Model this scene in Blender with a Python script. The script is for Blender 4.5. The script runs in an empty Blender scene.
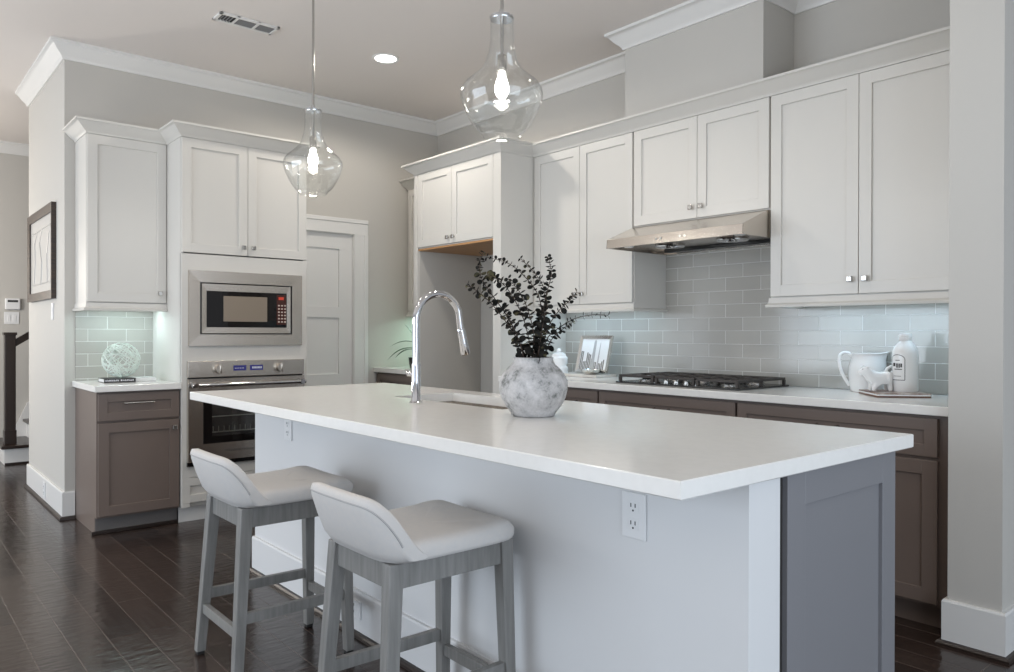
import bpy, bmesh, math, random
from mathutils import Vector, Matrix
from math import pi, sin, cos, radians

S = bpy.context.scene
COL = S.collection

# ------------------------------------------------------------------ camera
F_PX, YAW, PITCH, ROLL = 759.12, 0.7041, -0.0038, 0.002
CAM = Vector((5.5625, -3.9081, 1.2025))
cd = bpy.data.cameras.new('camera')
cd.sensor_width = 36.0
cd.sensor_fit = 'HORIZONTAL'
cd.lens = 36.0 * F_PX / 1014.0
cd.clip_start = 0.05
cam = bpy.data.objects.new('camera', cd)
COL.objects.link(cam)
fw = Vector((-cos(YAW), sin(YAW), 0)); rt = Vector((sin(YAW), cos(YAW), 0)); up = Vector((0, 0, 1))
f2 = fw * cos(PITCH) + up * sin(PITCH)
u2 = up * cos(PITCH) - fw * sin(PITCH)
r3 = rt * cos(ROLL) + u2 * sin(ROLL)
u3 = u2 * cos(ROLL) - rt * sin(ROLL)
M = Matrix(((r3.x, u3.x, -f2.x), (r3.y, u3.y, -f2.y), (r3.z, u3.z, -f2.z)))
cam.matrix_world = Matrix.Translation(CAM) @ M.to_4x4()
S.camera = cam

# ------------------------------------------------------------------ world, colour management
S.view_settings.view_transform = 'Standard'
S.view_settings.look = 'None'
S.view_settings.exposure = 0.17
S.view_settings.gamma = 1.0
S.view_settings.use_curve_mapping = False
S.cycles.max_bounces = 16; S.cycles.diffuse_bounces = 10; S.cycles.glossy_bounces = 6; S.cycles.transparent_max_bounces = 24
w = bpy.data.worlds.new('daylight'); S.world = w
w.use_nodes = True
bg = w.node_tree.nodes['Background']
bg.inputs[0].default_value = (0.90, 0.94, 1.0, 1)
bg.inputs[1].default_value = 0.56


def area_light(name, loc, target, sx, sy, power, color, spread=180):
    ld = bpy.data.lights.new(name, 'AREA')
    ld.shape = 'RECTANGLE'; ld.size = sx; ld.size_y = sy
    ld.energy = power; ld.color = color; ld.spread = radians(spread)
    o = bpy.data.objects.new(name, ld); COL.objects.link(o)
    o.location = loc
    d = Vector(target) - Vector(loc)
    o.rotation_euler = d.to_track_quat('-Z', 'Y').to_euler()
    return o


def spot_light(name, loc, power, color, angle=130, blend=0.6, r=0.07):
    ld = bpy.data.lights.new(name, 'SPOT')
    ld.energy = power; ld.color = color; ld.spot_size = radians(angle); ld.spot_blend = blend
    ld.shadow_soft_size = r
    o = bpy.data.objects.new(name, ld); COL.objects.link(o)
    o.location = loc
    return o

WARM = (1.0, 0.93, 0.84)
# daylight from the living-room windows behind the camera
area_light('window_daylight', (1.5, -7.9, 1.3), (2.6, 0, 0.7), 5.0, 2.2, 158, (0.76, 0.87, 1.0))
area_light('side_window_daylight', (7.9, -3.0, 1.3), (3.0, -2.0, 0.7), 4.0, 2.2, 90, (0.74, 0.86, 1.0))
area_light('hall_window_daylight', (-2.0, -5.6, 0.9), (-.7, -2.9, 0.5), 1.6, 1.6, 4, (0.78, 0.88, 1.0), 100)
# unseen upward fill lights, added to brighten the ceiling
area_light('ceiling_fill', (1.8, -5.2, 0.9), (1.8, -5.1, 3.0), 4.0, 1.8, 42, (1.0, 0.96, 0.91))
area_light('ceiling_fill', (6.4, -4.6, 0.9), (6.4, -4.5, 3.0), 1.8, 1.8, 32, (1.0, 0.96, 0.91))
# ceiling downlights outside the frame
for i, (x, y, p) in enumerate([(2.7, -1.3, 21), (4.0, -1.2, 6), (2.55, -3.3, 9), (3.9, -3.5, 8), (1.35, -3.85, 36), (-1.9, -3.9, 9)]):
    spot_light('downlight', (x, y, 3.03), p, WARM)
# stair hall
ld = bpy.data.lights.new('hall_lamp', 'POINT'); ld.energy = 80; ld.color = WARM; ld.shadow_soft_size = 0.2
o = bpy.data.objects.new('hall_lamp', ld); COL.objects.link(o); o.location = (-2.2, -4.4, 1.7)

# ------------------------------------------------------------------ materials


def mat(name, color, rough=0.5, metal=0.0, spec=0.5, noise=None, bump=None, emit=None, coat=0.0):
    m = bpy.data.materials.new(name); m.use_nodes = True
    nt = m.node_tree; b = nt.nodes['Principled BSDF']
    b.inputs['Base Color'].default_value = (*color, 1)
    b.inputs['Roughness'].default_value = rough
    b.inputs['Metallic'].default_value = metal
    b.inputs['Specular IOR Level'].default_value = spec
    b.inputs['Coat Weight'].default_value = coat
    tc = nt.nodes.new('ShaderNodeTexCoord')
    if noise:
        c2, scale, stretch, lo, hi = noise
        mp = nt.nodes.new('ShaderNodeMapping'); mp.inputs['Scale'].default_value = stretch
        nt.links.new(tc.outputs['Object'], mp.inputs[0])
        n = nt.nodes.new('ShaderNodeTexNoise'); n.inputs['Scale'].default_value = scale; n.inputs['Detail'].default_value = 6
        nt.links.new(mp.outputs[0], n.inputs['Vector'])
        r = nt.nodes.new('ShaderNodeValToRGB')
        r.color_ramp.elements[0].position = lo; r.color_ramp.elements[1].position = hi
        r.color_ramp.elements[0].color = (*color, 1); r.color_ramp.elements[1].color = (*c2, 1)
        nt.links.new(n.outputs['Fac'], r.inputs[0])
        nt.links.new(r.outputs[0], b.inputs['Base Color'])
    if bump:
        scale, strength, stretch = bump
        mp = nt.nodes.new('ShaderNodeMapping'); mp.inputs['Scale'].default_value = stretch
        nt.links.new(tc.outputs['Object'], mp.inputs[0])
        n = nt.nodes.new('ShaderNodeTexNoise'); n.inputs['Scale'].default_value = scale; n.inputs['Detail'].default_value = 3
        nt.links.new(mp.outputs[0], n.inputs['Vector'])
        bp = nt.nodes.new('ShaderNodeBump'); bp.inputs['Strength'].default_value = strength; bp.inputs['Distance'].default_value = 0.01
        nt.links.new(n.outputs['Fac'], bp.inputs['Height'])
        nt.links.new(bp.outputs[0], b.inputs['Normal'])
    if emit:
        b.inputs['Emission Color'].default_value = (*emit[0], 1)
        b.inputs['Emission Strength'].default_value = emit[1]
    return m


def tile_mat(name, axis):
    m = mat(name, (0.5, 0.52, 0.52), 0.10)
    nt = m.node_tree; b = nt.nodes['Principled BSDF']
    tc = nt.nodes.new('ShaderNodeTexCoord'); sp = nt.nodes.new('ShaderNodeSeparateXYZ'); cb = nt.nodes.new('ShaderNodeCombineXYZ')
    nt.links.new(tc.outputs['Object'], sp.inputs[0])
    nt.links.new(sp.outputs['X' if axis == 'x' else 'Y'], cb.inputs['X'])
    nt.links.new(sp.outputs['Z'], cb.inputs['Y'])
    mp = nt.nodes.new('ShaderNodeMapping')
    mp.inputs['Location'].default_value = (-3.433 + 0.231 * 20, -0.905 + 0.0785 * 2, 0) if axis == 'x' else (2.553 + 0.231 * 20, -0.90, 0)
    nt.links.new(cb.outputs[0], mp.inputs[0])
    br = nt.nodes.new('ShaderNodeTexBrick')
    br.offset = 0.5; br.inputs['Scale'].default_value = 1.0
    br.inputs['Brick Width'].default_value = 0.231; br.inputs['Row Height'].default_value = 0.0785 if axis == 'x' else 0.081
    br.inputs['Mortar Size'].default_value = 0.0016; br.inputs['Mortar Smooth'].default_value = 0.3
    br.inputs['Color1'].default_value = (0.37, 0.355, 0.325, 1); br.inputs['Color2'].default_value = (0.41, 0.395, 0.362, 1)
    br.inputs['Mortar'].default_value = (0.72, 0.72, 0.70, 1)
    nt.links.new(mp.outputs[0], br.inputs['Vector'])
    nt.links.new(br.outputs['Color'], b.inputs['Base Color'])
    mr = nt.nodes.new('ShaderNodeMapRange'); mr.inputs['To Min'].default_value = 0.10; mr.inputs['To Max'].default_value = 0.7
    nt.links.new(br.outputs['Fac'], mr.inputs[0]); nt.links.new(mr.outputs[0], b.inputs['Roughness'])
    bp = nt.nodes.new('ShaderNodeBump'); bp.invert = True; bp.inputs['Strength'].default_value = 0.6; bp.inputs['Distance'].default_value = 0.003
    nt.links.new(br.outputs['Fac'], bp.inputs['Height']); nt.links.new(bp.outputs[0], b.inputs['Normal'])
    return m


def floor_mat():
    m = mat('dark hand-scraped planks', (0.03, 0.02, 0.016), 0.3)
    nt = m.node_tree; b = nt.nodes['Principled BSDF']
    tc = nt.nodes.new('ShaderNodeTexCoord')
    br = nt.nodes.new('ShaderNodeTexBrick'); br.offset = 0.37; br.offset_frequency = 2
    br.inputs['Scale'].default_value = 1.0; br.inputs['Brick Width'].default_value = 1.15; br.inputs['Row Height'].default_value = 0.127
    br.inputs['Mortar Size'].default_value = 0.0018; br.inputs['Mortar Smooth'].default_value = 0.2
    br.inputs['Color1'].default_value = (0.019, 0.0120, 0.0100, 1); br.inputs['Color2'].default_value = (0.038, 0.025, 0.020, 1)
    br.inputs['Mortar'].default_value = (0.10, 0.075, 0.064, 1)
    nt.links.new(tc.outputs['Object'], br.inputs['Vector'])
    mp = nt.nodes.new('ShaderNodeMapping'); mp.inputs['Scale'].default_value = (1.2, 16, 1)
    nt.links.new(tc.outputs['Object'], mp.inputs[0])
    n = nt.nodes.new('ShaderNodeTexNoise'); n.inputs['Scale'].default_value = 3.5; n.inputs['Detail'].default_value = 7; n.inputs['Distortion'].default_value = 0.6
    nt.links.new(mp.outputs[0], n.inputs['Vector'])
    mr = nt.nodes.new('ShaderNodeMapRange'); mr.inputs['To Min'].default_value = 0.55; mr.inputs['To Max'].default_value = 1.5
    nt.links.new(n.outputs['Fac'], mr.inputs[0])
    mx = nt.nodes.new('ShaderNodeMix'); mx.data_type = 'RGBA'; mx.blend_type = 'MULTIPLY'; mx.inputs[0].default_value = 1.0
    nt.links.new(br.outputs['Color'], mx.inputs[6]); nt.links.new(mr.outputs[0], mx.inputs[7])
    nt.links.new(mx.outputs[2], b.inputs['Base Color'])
    # scraped ripples across the boards
    mp2 = nt.nodes.new('ShaderNodeMapping'); mp2.inputs['Scale'].default_value = (14, 5, 1)
    nt.links.new(tc.outputs['Object'], mp2.inputs[0])
    n2 = nt.nodes.new('ShaderNodeTexNoise'); n2.inputs['Scale'].default_value = 2.2; n2.inputs['Detail'].default_value = 2
    nt.links.new(mp2.outputs[0], n2.inputs['Vector'])
    ad = nt.nodes.new('ShaderNodeMath'); ad.operation = 'MULTIPLY_ADD'; ad.inputs[1].default_value = -0.8
    nt.links.new(br.outputs['Fac'], ad.inputs[0]); nt.links.new(n2.outputs['Fac'], ad.inputs[2])
    bp = nt.nodes.new('ShaderNodeBump'); bp.inputs['Strength'].default_value = 0.38; bp.inputs['Distance'].default_value = 0.006
    nt.links.new(ad.outputs[0], bp.inputs['Height']); nt.links.new(bp.outputs[0], b.inputs['Normal'])
    mr2 = nt.nodes.new('ShaderNodeMapRange'); mr2.inputs['To Min'].default_value = 0.13; mr2.inputs['To Max'].default_value = 0.27
    nt.links.new(n.outputs['Fac'], mr2.inputs[0]); nt.links.new(mr2.outputs[0], b.inputs['Roughness'])
    return m


def glass_mat():
    m = bpy.data.materials.new('clear thin glass'); m.use_nodes = True
    nt = m.node_tree; nt.nodes.clear()
    out = nt.nodes.new('ShaderNodeOutputMaterial')
    tr = nt.nodes.new('ShaderNodeBsdfTransparent'); tr.inputs[0].default_value = (0.985, 0.99, 0.988, 1)
    gl = nt.nodes.new('ShaderNodeBsdfGlossy'); gl.inputs['Roughness'].default_value = 0.02
    lw = nt.nodes.new('ShaderNodeLayerWeight'); lw.inputs[0].default_value = 0.5
    pw = nt.nodes.new('ShaderNodeMath'); pw.operation = 'POWER'; pw.inputs[1].default_value = 4.0
    nt.links.new(lw.outputs['Facing'], pw.inputs[0])
    mr = nt.nodes.new('ShaderNodeMapRange'); mr.inputs['To Min'].default_value = 0.05; mr.inputs['To Max'].default_value = 0.75
    nt.links.new(pw.outputs[0], mr.inputs[0])
    mx = nt.nodes.new('ShaderNodeMixShader')
    nt.links.new(mr.outputs[0], mx.inputs[0]); nt.links.new(tr.outputs[0], mx.inputs[1]); nt.links.new(gl.outputs[0], mx.inputs[2])
    nt.links.new(mx.outputs[0], out.inputs[0])
    return m


MT = {
    'wall': mat('greige wall paint', (0.49, 0.47, 0.435), 0.75, bump=(60, 0.03, (1, 1, 1))),
    'ceiling': mat('ceiling paint', (0.68, 0.64, 0.61), 0.85),
    'trim': mat('white trim paint', (0.68, 0.67, 0.65), 0.35),
    'pale': mat('pale wall paint', (0.66, 0.66, 0.66), 0.6),
    'cab': mat('white cabinet lacquer', (0.60, 0.58, 0.542), 0.32),
    'taupe': mat('taupe cabinet lacquer', (0.150, 0.114, 0.096), 0.38, noise=((0.160, 0.122, 0.103), 4, (1, 1, 1), 0.3, 0.7)),
    'toe': mat('toe kick paint', (0.14, 0.13, 0.125), 0.45),
    'quartz': mat('white quartz', (0.79, 0.775, 0.745), 0.12, noise=((0.77, 0.755, 0.725), 35, (1, 1, 1), 0.4, 0.65)),
    'steel': mat('brushed steel', (0.58, 0.53, 0.475), 0.24, 1.0, bump=(90, 0.05, (0.15, 0.15, 12))),
    'chrome': mat('polished chrome', (0.58, 0.58, 0.595), 0.08, 1.0),
    'nickel': mat('brushed nickel', (0.45, 0.44, 0.42), 0.25, 1.0),
    'black': mat('black enamel', (0.012, 0.012, 0.012), 0.25),
    'gap': mat('dark gap', (0.02, 0.018, 0.017), 0.8),
    'blackglass': mat('black glass', (0.006, 0.005, 0.005), 0.03, spec=0.35),
    'screen': mat('blue display', (0.02, 0.02, 0.10), 0.2, emit=((0.06, 0.065, 0.30), 0.22)),
    'glyph': mat('white print', (0.75, 0.76, 0.8), 0.5),
    'red': mat('red display', (0.2, 0.02, 0.01), 0.3, emit=((0.6, 0.05, 0.02), 0.5)),
    'inkdark': mat('dark print', (0.03, 0.03, 0.03), 0.5),
    'floor': floor_mat(),
    'shoe': mat('dark stained shoe moulding', (0.022, 0.014, 0.011), 0.35),
    'tile_r': tile_mat('glass subway tile long wall', 'x'),
    'tile_l': tile_mat('glass subway tile short wall', 'y'),
    'ply': mat('raw maple plywood', (0.50, 0.27, 0.12), 0.5, noise=((0.42, 0.22, 0.09), 3, (1, 18, 18), 0.3, 0.7)),
    'glass': glass_mat(),
    'bulb': mat('lit bulb', (1, 1, 1), 0.3, emit=((1.0, 0.95, 0.88), 14)),
    'led': mat('lit diffuser', (1, 1, 1), 0.4, emit=((1.0, 0.96, 0.92), 6)),
    'cool': mat('cool led diffuser', (1, 1, 1), 0.4, emit=((0.75, 0.90, 1.0), 1.5)),
    'fabric': mat('oatmeal linen', (0.60, 0.575, 0.55), 0.9, spec=0.2, noise=((0.575, 0.56, 0.545), 60, (1, 1, 1), 0.35, 0.7), bump=(420, 0.15, (1, 1, 1))),
    'piping': mat('grey piping cord', (0.40, 0.39, 0.385), 0.85, spec=0.2),
    'greywood': mat('grey washed wood', (0.165, 0.162, 0.153), 0.5, noise=((0.235, 0.23, 0.22), 5, (14, 14, 1.2), 0.3, 0.7)),
    'rubber': mat('black foot', (0.01, 0.01, 0.01), 0.7),
    'vase': mat('weathered whitewash', (0.60, 0.60, 0.605), 0.75, noise=((0.60, 0.60, 0.605), 8, (1, 1, 1), 0.3, 0.7), bump=(30, 0.5, (1, 1, 1))),
    'ceramic': mat('white glazed ceramic', (0.82, 0.82, 0.82), 0.12),
    'leaf': mat('dried eucalyptus leaf', (0.010, 0.0095, 0.008), 0.7, spec=0.2, noise=((0.17, 0.15, 0.075), 24, (1, 1, 1), 0.56, 0.72)),
    'stem': mat('brown stem', (0.05, 0.03, 0.02), 0.7),
    'green': mat('dark green leaf', (0.016, 0.06, 0.02), 0.4),
    'darkframe': mat('dark walnut frame', (0.018, 0.010, 0.007), 0.4, noise=((0.055, 0.030, 0.018), 4, (2, 2, 20), 0.35, 0.7)),
    'mirror': mat('glazed print', (0.60, 0.58, 0.55), 0.15),
    'sketch': mat('grey drawn line', (0.40, 0.385, 0.365), 0.4),
    'silver': mat('silver leaf', (0.62, 0.62, 0.60), 0.2, 1.0),
    'photo': mat('photo paper', (0.75, 0.75, 0.75), 0.2),
    'photodark': mat('photo grey tone', (0.15, 0.14, 0.13), 0.3),
    'photomid': mat('photo mid tone', (0.38, 0.38, 0.38), 0.3),
    'marble': mat('pale stone slab', (0.66, 0.64, 0.60), 0.2, noise=((0.55, 0.52, 0.48), 9, (1, 1, 1), 0.4, 0.7)),
    'board': mat('brown edged slab', (0.16, 0.085, 0.06), 0.4, noise=((0.45, 0.38, 0.34), 14, (1, 1, 1), 0.45, 0.6)),
    'brownedge': mat('brown edge', (0.15, 0.075, 0.05), 0.5),
    'orb': mat('white twig', (0.62, 0.68, 0.63), 0.6),
    'plate': mat('white plastic plate', (0.72, 0.72, 0.72), 0.35),
    'slot': mat('socket slot', (0.03, 0.03, 0.03), 0.6),
    'interior': mat('oven cavity', (0.045, 0.042, 0.04), 0.35, 0.4),
    'rack': mat('oven rack', (0.55, 0.55, 0.5), 0.3, 1.0),
    'tread': mat('dark stair tread', (0.022, 0.013, 0.010), 0.3),
    'ventgrey': mat('vent louvre grey', (0.20, 0.20, 0.20), 0.5),
    'ventdark': mat('vent hole', (0.03, 0.03, 0.03), 0.7),
}


def tune_vase():
    nt = MT['vase'].node_tree; b = nt.nodes['Principled BSDF']
    tc = nt.nodes.new('ShaderNodeTexCoord')
    n = nt.nodes.new('ShaderNodeTexNoise'); n.inputs['Scale'].default_value = 19; n.inputs['Detail'].default_value = 9; n.inputs['Roughness'].default_value = 0.72
    nt.links.new(tc.outputs['Object'], n.inputs['Vector'])
    r = nt.nodes.new('ShaderNodeValToRGB')
    e = r.color_ramp.elements
    e[0].position = 0.33; e[0].color = (0.07, 0.075, 0.07, 1)
    e[1].position = 0.66; e[1].color = (0.56, 0.55, 0.55, 1)
    k = e.new(0.40); k.color = (0.22, 0.225, 0.22, 1)
    k = e.new(0.48); k.color = (0.40, 0.395, 0.395, 1)
    nt.links.new(n.outputs['Fac'], r.inputs[0]); nt.links.new(r.outputs[0], b.inputs['Base Color'])
tune_vase()

# ------------------------------------------------------------------ mesh helpers


class MB:
    def __init__(self, T=None):
        self.v = []; self.f = []; self.T = T

    def raw(self, verts, faces, local=True):
        n = len(self.v)
        T = self.T if local else None
        for p in verts:
            self.v.append(tuple(T(p)) if T else tuple(p))
        for q in faces:
            self.f.append(tuple(i + n for i in q))
        return self

    def box(self, x0, x1, y0, y1, z0, z1, bev=0.0, seg=2):
        x0, x1 = min(x0, x1), max(x0, x1); y0, y1 = min(y0, y1), max(y0, y1); z0, z1 = min(z0, z1), max(z0, z1)
        P = [(x0, y0, z0), (x1, y0, z0), (x1, y1, z0), (x0, y1, z0), (x0, y0, z1), (x1, y0, z1), (x1, y1, z1), (x0, y1, z1)]
        Q = [(0, 3, 2, 1), (4, 5, 6, 7), (0, 1, 5, 4), (1, 2, 6, 5), (2, 3, 7, 6), (3, 0, 4, 7)]
        if bev > 0:
            bm = bmesh.new()
            vs = [bm.verts.new(p) for p in P]
            for q in Q: bm.faces.new([vs[i] for i in q])
            bmesh.ops.bevel(bm, geom=list(bm.edges), offset=bev, segments=seg, profile=0.5, affect='EDGES')
            bm.verts.index_update()
            P = [tuple(v.co) for v in bm.verts]; Q = [tuple(v.index for v in f.verts) for f in bm.faces]
            bm.free()
        return self.raw(P, Q)

    def hexa(self, P):
        return self.raw(P, [(0, 3, 2, 1), (4, 5, 6, 7), (0, 1, 5, 4), (1, 2, 6, 5), (2, 3, 7, 6), (3, 0, 4, 7)])

    def lathe(self, prof, c=(0, 0, 0), n=32, mtx=None, close=False):
        P = []; Q = []
        m = len(prof)
        for j in range(n):
            a = 2 * pi * j / n
            for r, z in prof:
                p = Vector((r * cos(a), r * sin(a), z))
                if mtx: p = mtx @ p
                P.append(p + Vector(c))
        for j in range(n):
            k = (j + 1) % n
            for i in range(m - 1 + (1 if close else 0)):
                i2 = (i + 1) % m
                Q.append((j * m + i, k * m + i, k * m + i2, j * m + i2))
        return self.raw(P, Q)

    def tube(self, pts, rad, n=10, cap=True):
        pts = [Vector(p) for p in pts]
        if not isinstance(rad, (list, tuple)): rad = [rad] * len(pts)
        P = []; Q = []
        ref = None
        for i, p in enumerate(pts):
            if i == 0: t = pts[1] - pts[0]
            elif i == len(pts) - 1: t = pts[-1] - pts[-2]
            else: t = (pts[i + 1] - pts[i]).normalized() + (pts[i] - pts[i - 1]).normalized()
            t.normalize()
            if ref is None:
                ref = Vector((0, 0, 1)) if abs(t.z) < 0.9 else Vector((1, 0, 0))
            a = (ref - t * ref.dot(t)); a.normalize(); b = t.cross(a); ref = a
            for j in range(n):
                th = 2 * pi * j / n
                P.append(p + (a * cos(th) + b * sin(th)) * rad[i])
        m = len(pts)
        for i in range(m - 1):
            for j in range(n):
                k = (j + 1) % n
                Q.append((i * n + j, i * n + k, (i + 1) * n + k, (i + 1) * n + j))
        if cap:
            Q.append(tuple(range(n - 1, -1, -1))); Q.append(tuple((m - 1) * n + j for j in range(n)))
        return self.raw(P, Q)

    def cyl(self, a, b, r, n=20, r2=None):
        return self.tube([a, b], [r, r if r2 is None else r2], n)

    def ball(self, c, r, n=16, m=10, mtx=None):
        if not isinstance(r, (tuple, list)): r = (r, r, r)
        P = []; Q = []
        P.append((0, 0, -1)); 
        for i in range(1, m):
            ph = -pi / 2 + pi * i / m
            for j in range(n):
                a = 2 * pi * j / n
                P.append((cos(ph) * cos(a), cos(ph) * sin(a), sin(ph)))
        P.append((0, 0, 1)); top = len(P) - 1
        for j in range(n):
            k = (j + 1) % n
            Q.append((0, 1 + k, 1 + j))
            for i in range(m - 2):
                Q.append((1 + i * n + j, 1 + i * n + k, 1 + (i + 1) * n + k, 1 + (i + 1) * n + j))
            Q.append((1 + (m - 2) * n + j, 1 + (m - 2) * n + k, top))
        R = []
        for p in P:
            q = Vector((p[0] * r[0], p[1] * r[1], p[2] * r[2]))
            if mtx: q = mtx @ q
            R.append(q + Vector(c))
        return self.raw(R, Q)

    def prism(self, poly, a0, a1, axis):
        """poly in the two remaining axes, extruded from a0 to a1 along axis"""
        def mk(u, v, a):
            return {'x': (a, u, v), 'y': (u, a, v), 'z': (u, v, a)}[axis]
        n = len(poly)
        P = [mk(u, v, a0) for u, v in poly] + [mk(u, v, a1) for u, v in poly]
        Q = [tuple(range(n)), tuple(range(2 * n - 1, n - 1, -1))]
        for i in range(n):
            j = (i + 1) % n
            Q.append((i, j, n + j, n + i))
        return self.raw(P, Q)

    def sweep(self, prof, path):
        """prof: (out, z) points; path: xy points; out is to the right of travel; mitred corners"""
        path = [Vector(p) for p in path]
        P = []; Q = []
        m = len(prof)
        for i, p in enumerate(path):
            ns = []
            if i > 0:
                d = (path[i] - path[i - 1]).normalized(); ns.append(Vector((d.y, -d.x)))
            if i < len(path) - 1:
                d = (path[i + 1] - path[i]).normalized(); ns.append(Vector((d.y, -d.x)))
            mi = ns[0] if len(ns) == 1 else (ns[0] + ns[1]) / (1 + ns[0].dot(ns[1]))
            for o_, z in prof:
                q = p + mi * o_
                P.append((q.x, q.y, z))
        for i in range(len(path) - 1):
            for j in range(m):
                k = (j + 1) % m
                Q.append((i * m + j, i * m + k, (i + 1) * m + k, (i + 1) * m + j))
        Q.append(tuple(range(m))); Q.append(tuple((len(path) - 1) * m + j for j in range(m - 1, -1, -1)))
        return self.raw(P, Q)

    def build(self, name, material, parent=None, smooth=None):
        off = Vector((0, 0, 0))
        q = parent
        while q is not None:
            off += q.location; q = q.parent
        me = bpy.data.meshes.new(name)
        me.from_pydata([tuple(Vector(p) - off) for p in self.v], [], self.f)
        bm = bmesh.new(); bm.from_mesh(me)
        bmesh.ops.recalc_face_normals(bm, faces=bm.faces)
        bm.to_mesh(me); bm.free()
        me.materials.append(material if not isinstance(material, str) else MT[material])
        if smooth is not None:
            for p in me.polygons: p.use_smooth = True
            me.set_sharp_from_angle(angle=radians(smooth))
        o = bpy.data.objects.new(name, me); COL.objects.link(o)
        if parent is not None: o.parent = parent
        return o


def tag(o, label, cat, group=None):
    o['label'] = label; o['category'] = cat
    if group: o['group'] = group
    return o


def thing(name, label, cat, loc=(0, 0, 0), group=None):
    o = bpy.data.objects.new(name, None); COL.objects.link(o); o.location = loc
    o.empty_display_size = 0.05
    return tag(o, label, cat, group)


def struct(name, mb, material, label=None, cat=None, smooth=None, parent=None):
    o = mb.build(name, material, parent, smooth)
    o['kind'] = 'structure'
    if label: tag(o, label, cat)
    return o


def copy_tree(o, parent=None):
    c = o.copy(); COL.objects.link(c)
    if parent is not None: c.parent = parent
    for ch in [x for x in o.children]:
        copy_tree(ch, c)
    return c


def fy(plane):   # front facing the room from the long wall: u along x, d outward
    return lambda p: (p[0], plane - p[1], p[2])


def fx(plane):   # front facing +x
    return lambda p: (plane + p[1], p[0], p[2])


def shaker(T, u0, u1, z0, z1, th=0.02, rail=0.058, rec=0.010, ztop=None, zbot=None):
    mb = MB(T)
    zt = ztop or rail; zb = zbot or rail
    b = 0.0016
    mb.box(u0, u0 + rail, 0, th, z0, z1, b); mb.box(u1 - rail, u1, 0, th, z0, z1, b)
    mb.box(u0 + rail - .001, u1 - rail + .001, 0, th, z1 - zt, z1, b); mb.box(u0 + rail - .001, u1 - rail + .001, 0, th, z0, z0 + zb, b)
    mb.box(u0 + rail - .003, u1 - rail + .003, 0, th - rec, z0 + zb - .003, z1 - zt + .003)
    return mb


def knob(T, u, z, parent, d0=0.02):
    mb = MB(T)
    mb.box(u - .006, u + .006, d0 - .001, d0 + .014, z - .006, z + .006)
    mb.box(u - .0135, u + .0135, d0 + .012, d0 + .025, z - .0135, z + .0135, .003)
    return mb.build('knob', 'nickel', parent)


def text_mesh(name, body, size, mtx, material, parent, extrude=0.0006):
    cu = bpy.data.curves.new(name, 'FONT'); cu.body = body; cu.size = size; cu.align_x = 'LEFT'; cu.extrude = extrude
    t = bpy.data.objects.new(name, cu); COL.objects.link(t)
    dg = bpy.context.evaluated_depsgraph_get()
    me = bpy.data.meshes.new_from_object(t.evaluated_get(dg))
    bpy.data.objects.remove(t, do_unlink=True)
    off = Vector((0, 0, 0)); q = parent
    while q is not None:
        off += q.location; q = q.parent
    me.transform(Matrix.Translation(-off) @ mtx)
    me.materials.clear(); me.materials.append(MT[material])
    o = bpy.data.objects.new(name, me); COL.objects.link(o); o.parent = parent
    return o

# ------------------------------------------------------------------ key dimensions
CEIL = 3.055
WY = -2.917            # end face of the short (oven) wall
WXB = -1.365           # back edge of that wall block
UF = -0.31             # upper cabinet box front (doors add 20 mm)
CROWN_CAB = 2.505

# ------------------------------------------------------------------ room shell
struct('floor', MB().box(-5, 8.0, -8.0, 2.5, -0.05, 0), 'floor')
struct('ceiling', MB().box(-5, 8.0, -8.0, 2.5, CEIL, CEIL + 0.1), 'ceiling')
# oven wall with door opening y -1.62..-0.835, z 0..2.01
DY0, DY1, DZ = -1.62, -0.838, 2.008
mb = MB()
mb.box(WXB, 0, WY, DY0, 0, CEIL); mb.box(-.14, 0, DY1, 0.0, 0, CEIL); mb.box(-.14, 0, DY0, DY1, DZ, CEIL)
mb.box(WXB, -.9, DY0, 2.4, 0, CEIL)
struct('wall_left', mb, 'wall')
mb = MB(); mb.box(-.14, 4.43, 0, 0.14, 0, CEIL)
struct('wall_back', mb, 'wall')
mb = MB(); mb.box(4.43, 4.615, -.705, 2.4, 0, CEIL)
struct('wall_right', mb, 'wall')
mb = MB(); mb.box(-3.45, -3.3, -8.0, 2.4, 0, CEIL)
struct('wall_hall', mb, 'wall')
mb = MB(); mb.box(2.45, 3.395, -.31, 0, CROWN_CAB - .02, CEIL)
struct('wall_chase', mb, 'wall')

mb = MB(); mb.box(4.615, 8.0, 2.4, 2.5, 0, CEIL)
struct('wall_far', mb, 'wall')
CP = [(0, 2.954), (0.012, 2.954), (0.016, 2.966), (0.026, 2.978), (0.050, 3.000), (0.070, 3.026), (0.080, 3.034), (0.092, 3.038), (0.092, CEIL + .001), (0, CEIL + .001)]
struct('trim_1', MB().sweep(CP, [(WXB - .0, WY), (0, WY), (0, 0), (2.45, 0), (2.45, -.31), (3.395, -.31), (3.395, 0), (4.43, 0), (4.43, -.705), (4.615, -.705), (4.615, 2.3)]), 'trim', 'white crown moulding where the kitchen walls meet the ceiling', 'crown moulding', 40)
struct('trim_2', MB().sweep(CP, [(-3.3, -7.9), (-3.3, 2.3)]), 'trim', 'white crown moulding in the hall beyond the wall end', 'crown moulding', 40)
BP = [(0, 0), (0.016, 0), (0.016, .168), (0.012, .176), (0, .176)]
SP = [(0.016, 0), (0.034, 0), (0.033, .010), (0.027, .018), (0.016, .020)]
struct('baseboard_left', MB().sweep(BP, [(WXB, WY), (0, WY), (0, -2.86)]), 'trim', 'tall white baseboard around the end of the wall by the stairs', 'baseboard')
struct('trim_3', MB().sweep(SP, [(WXB, WY), (0, WY), (0, -2.86)]), 'shoe', 'dark shoe moulding under the left baseboard', 'shoe moulding')
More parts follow.
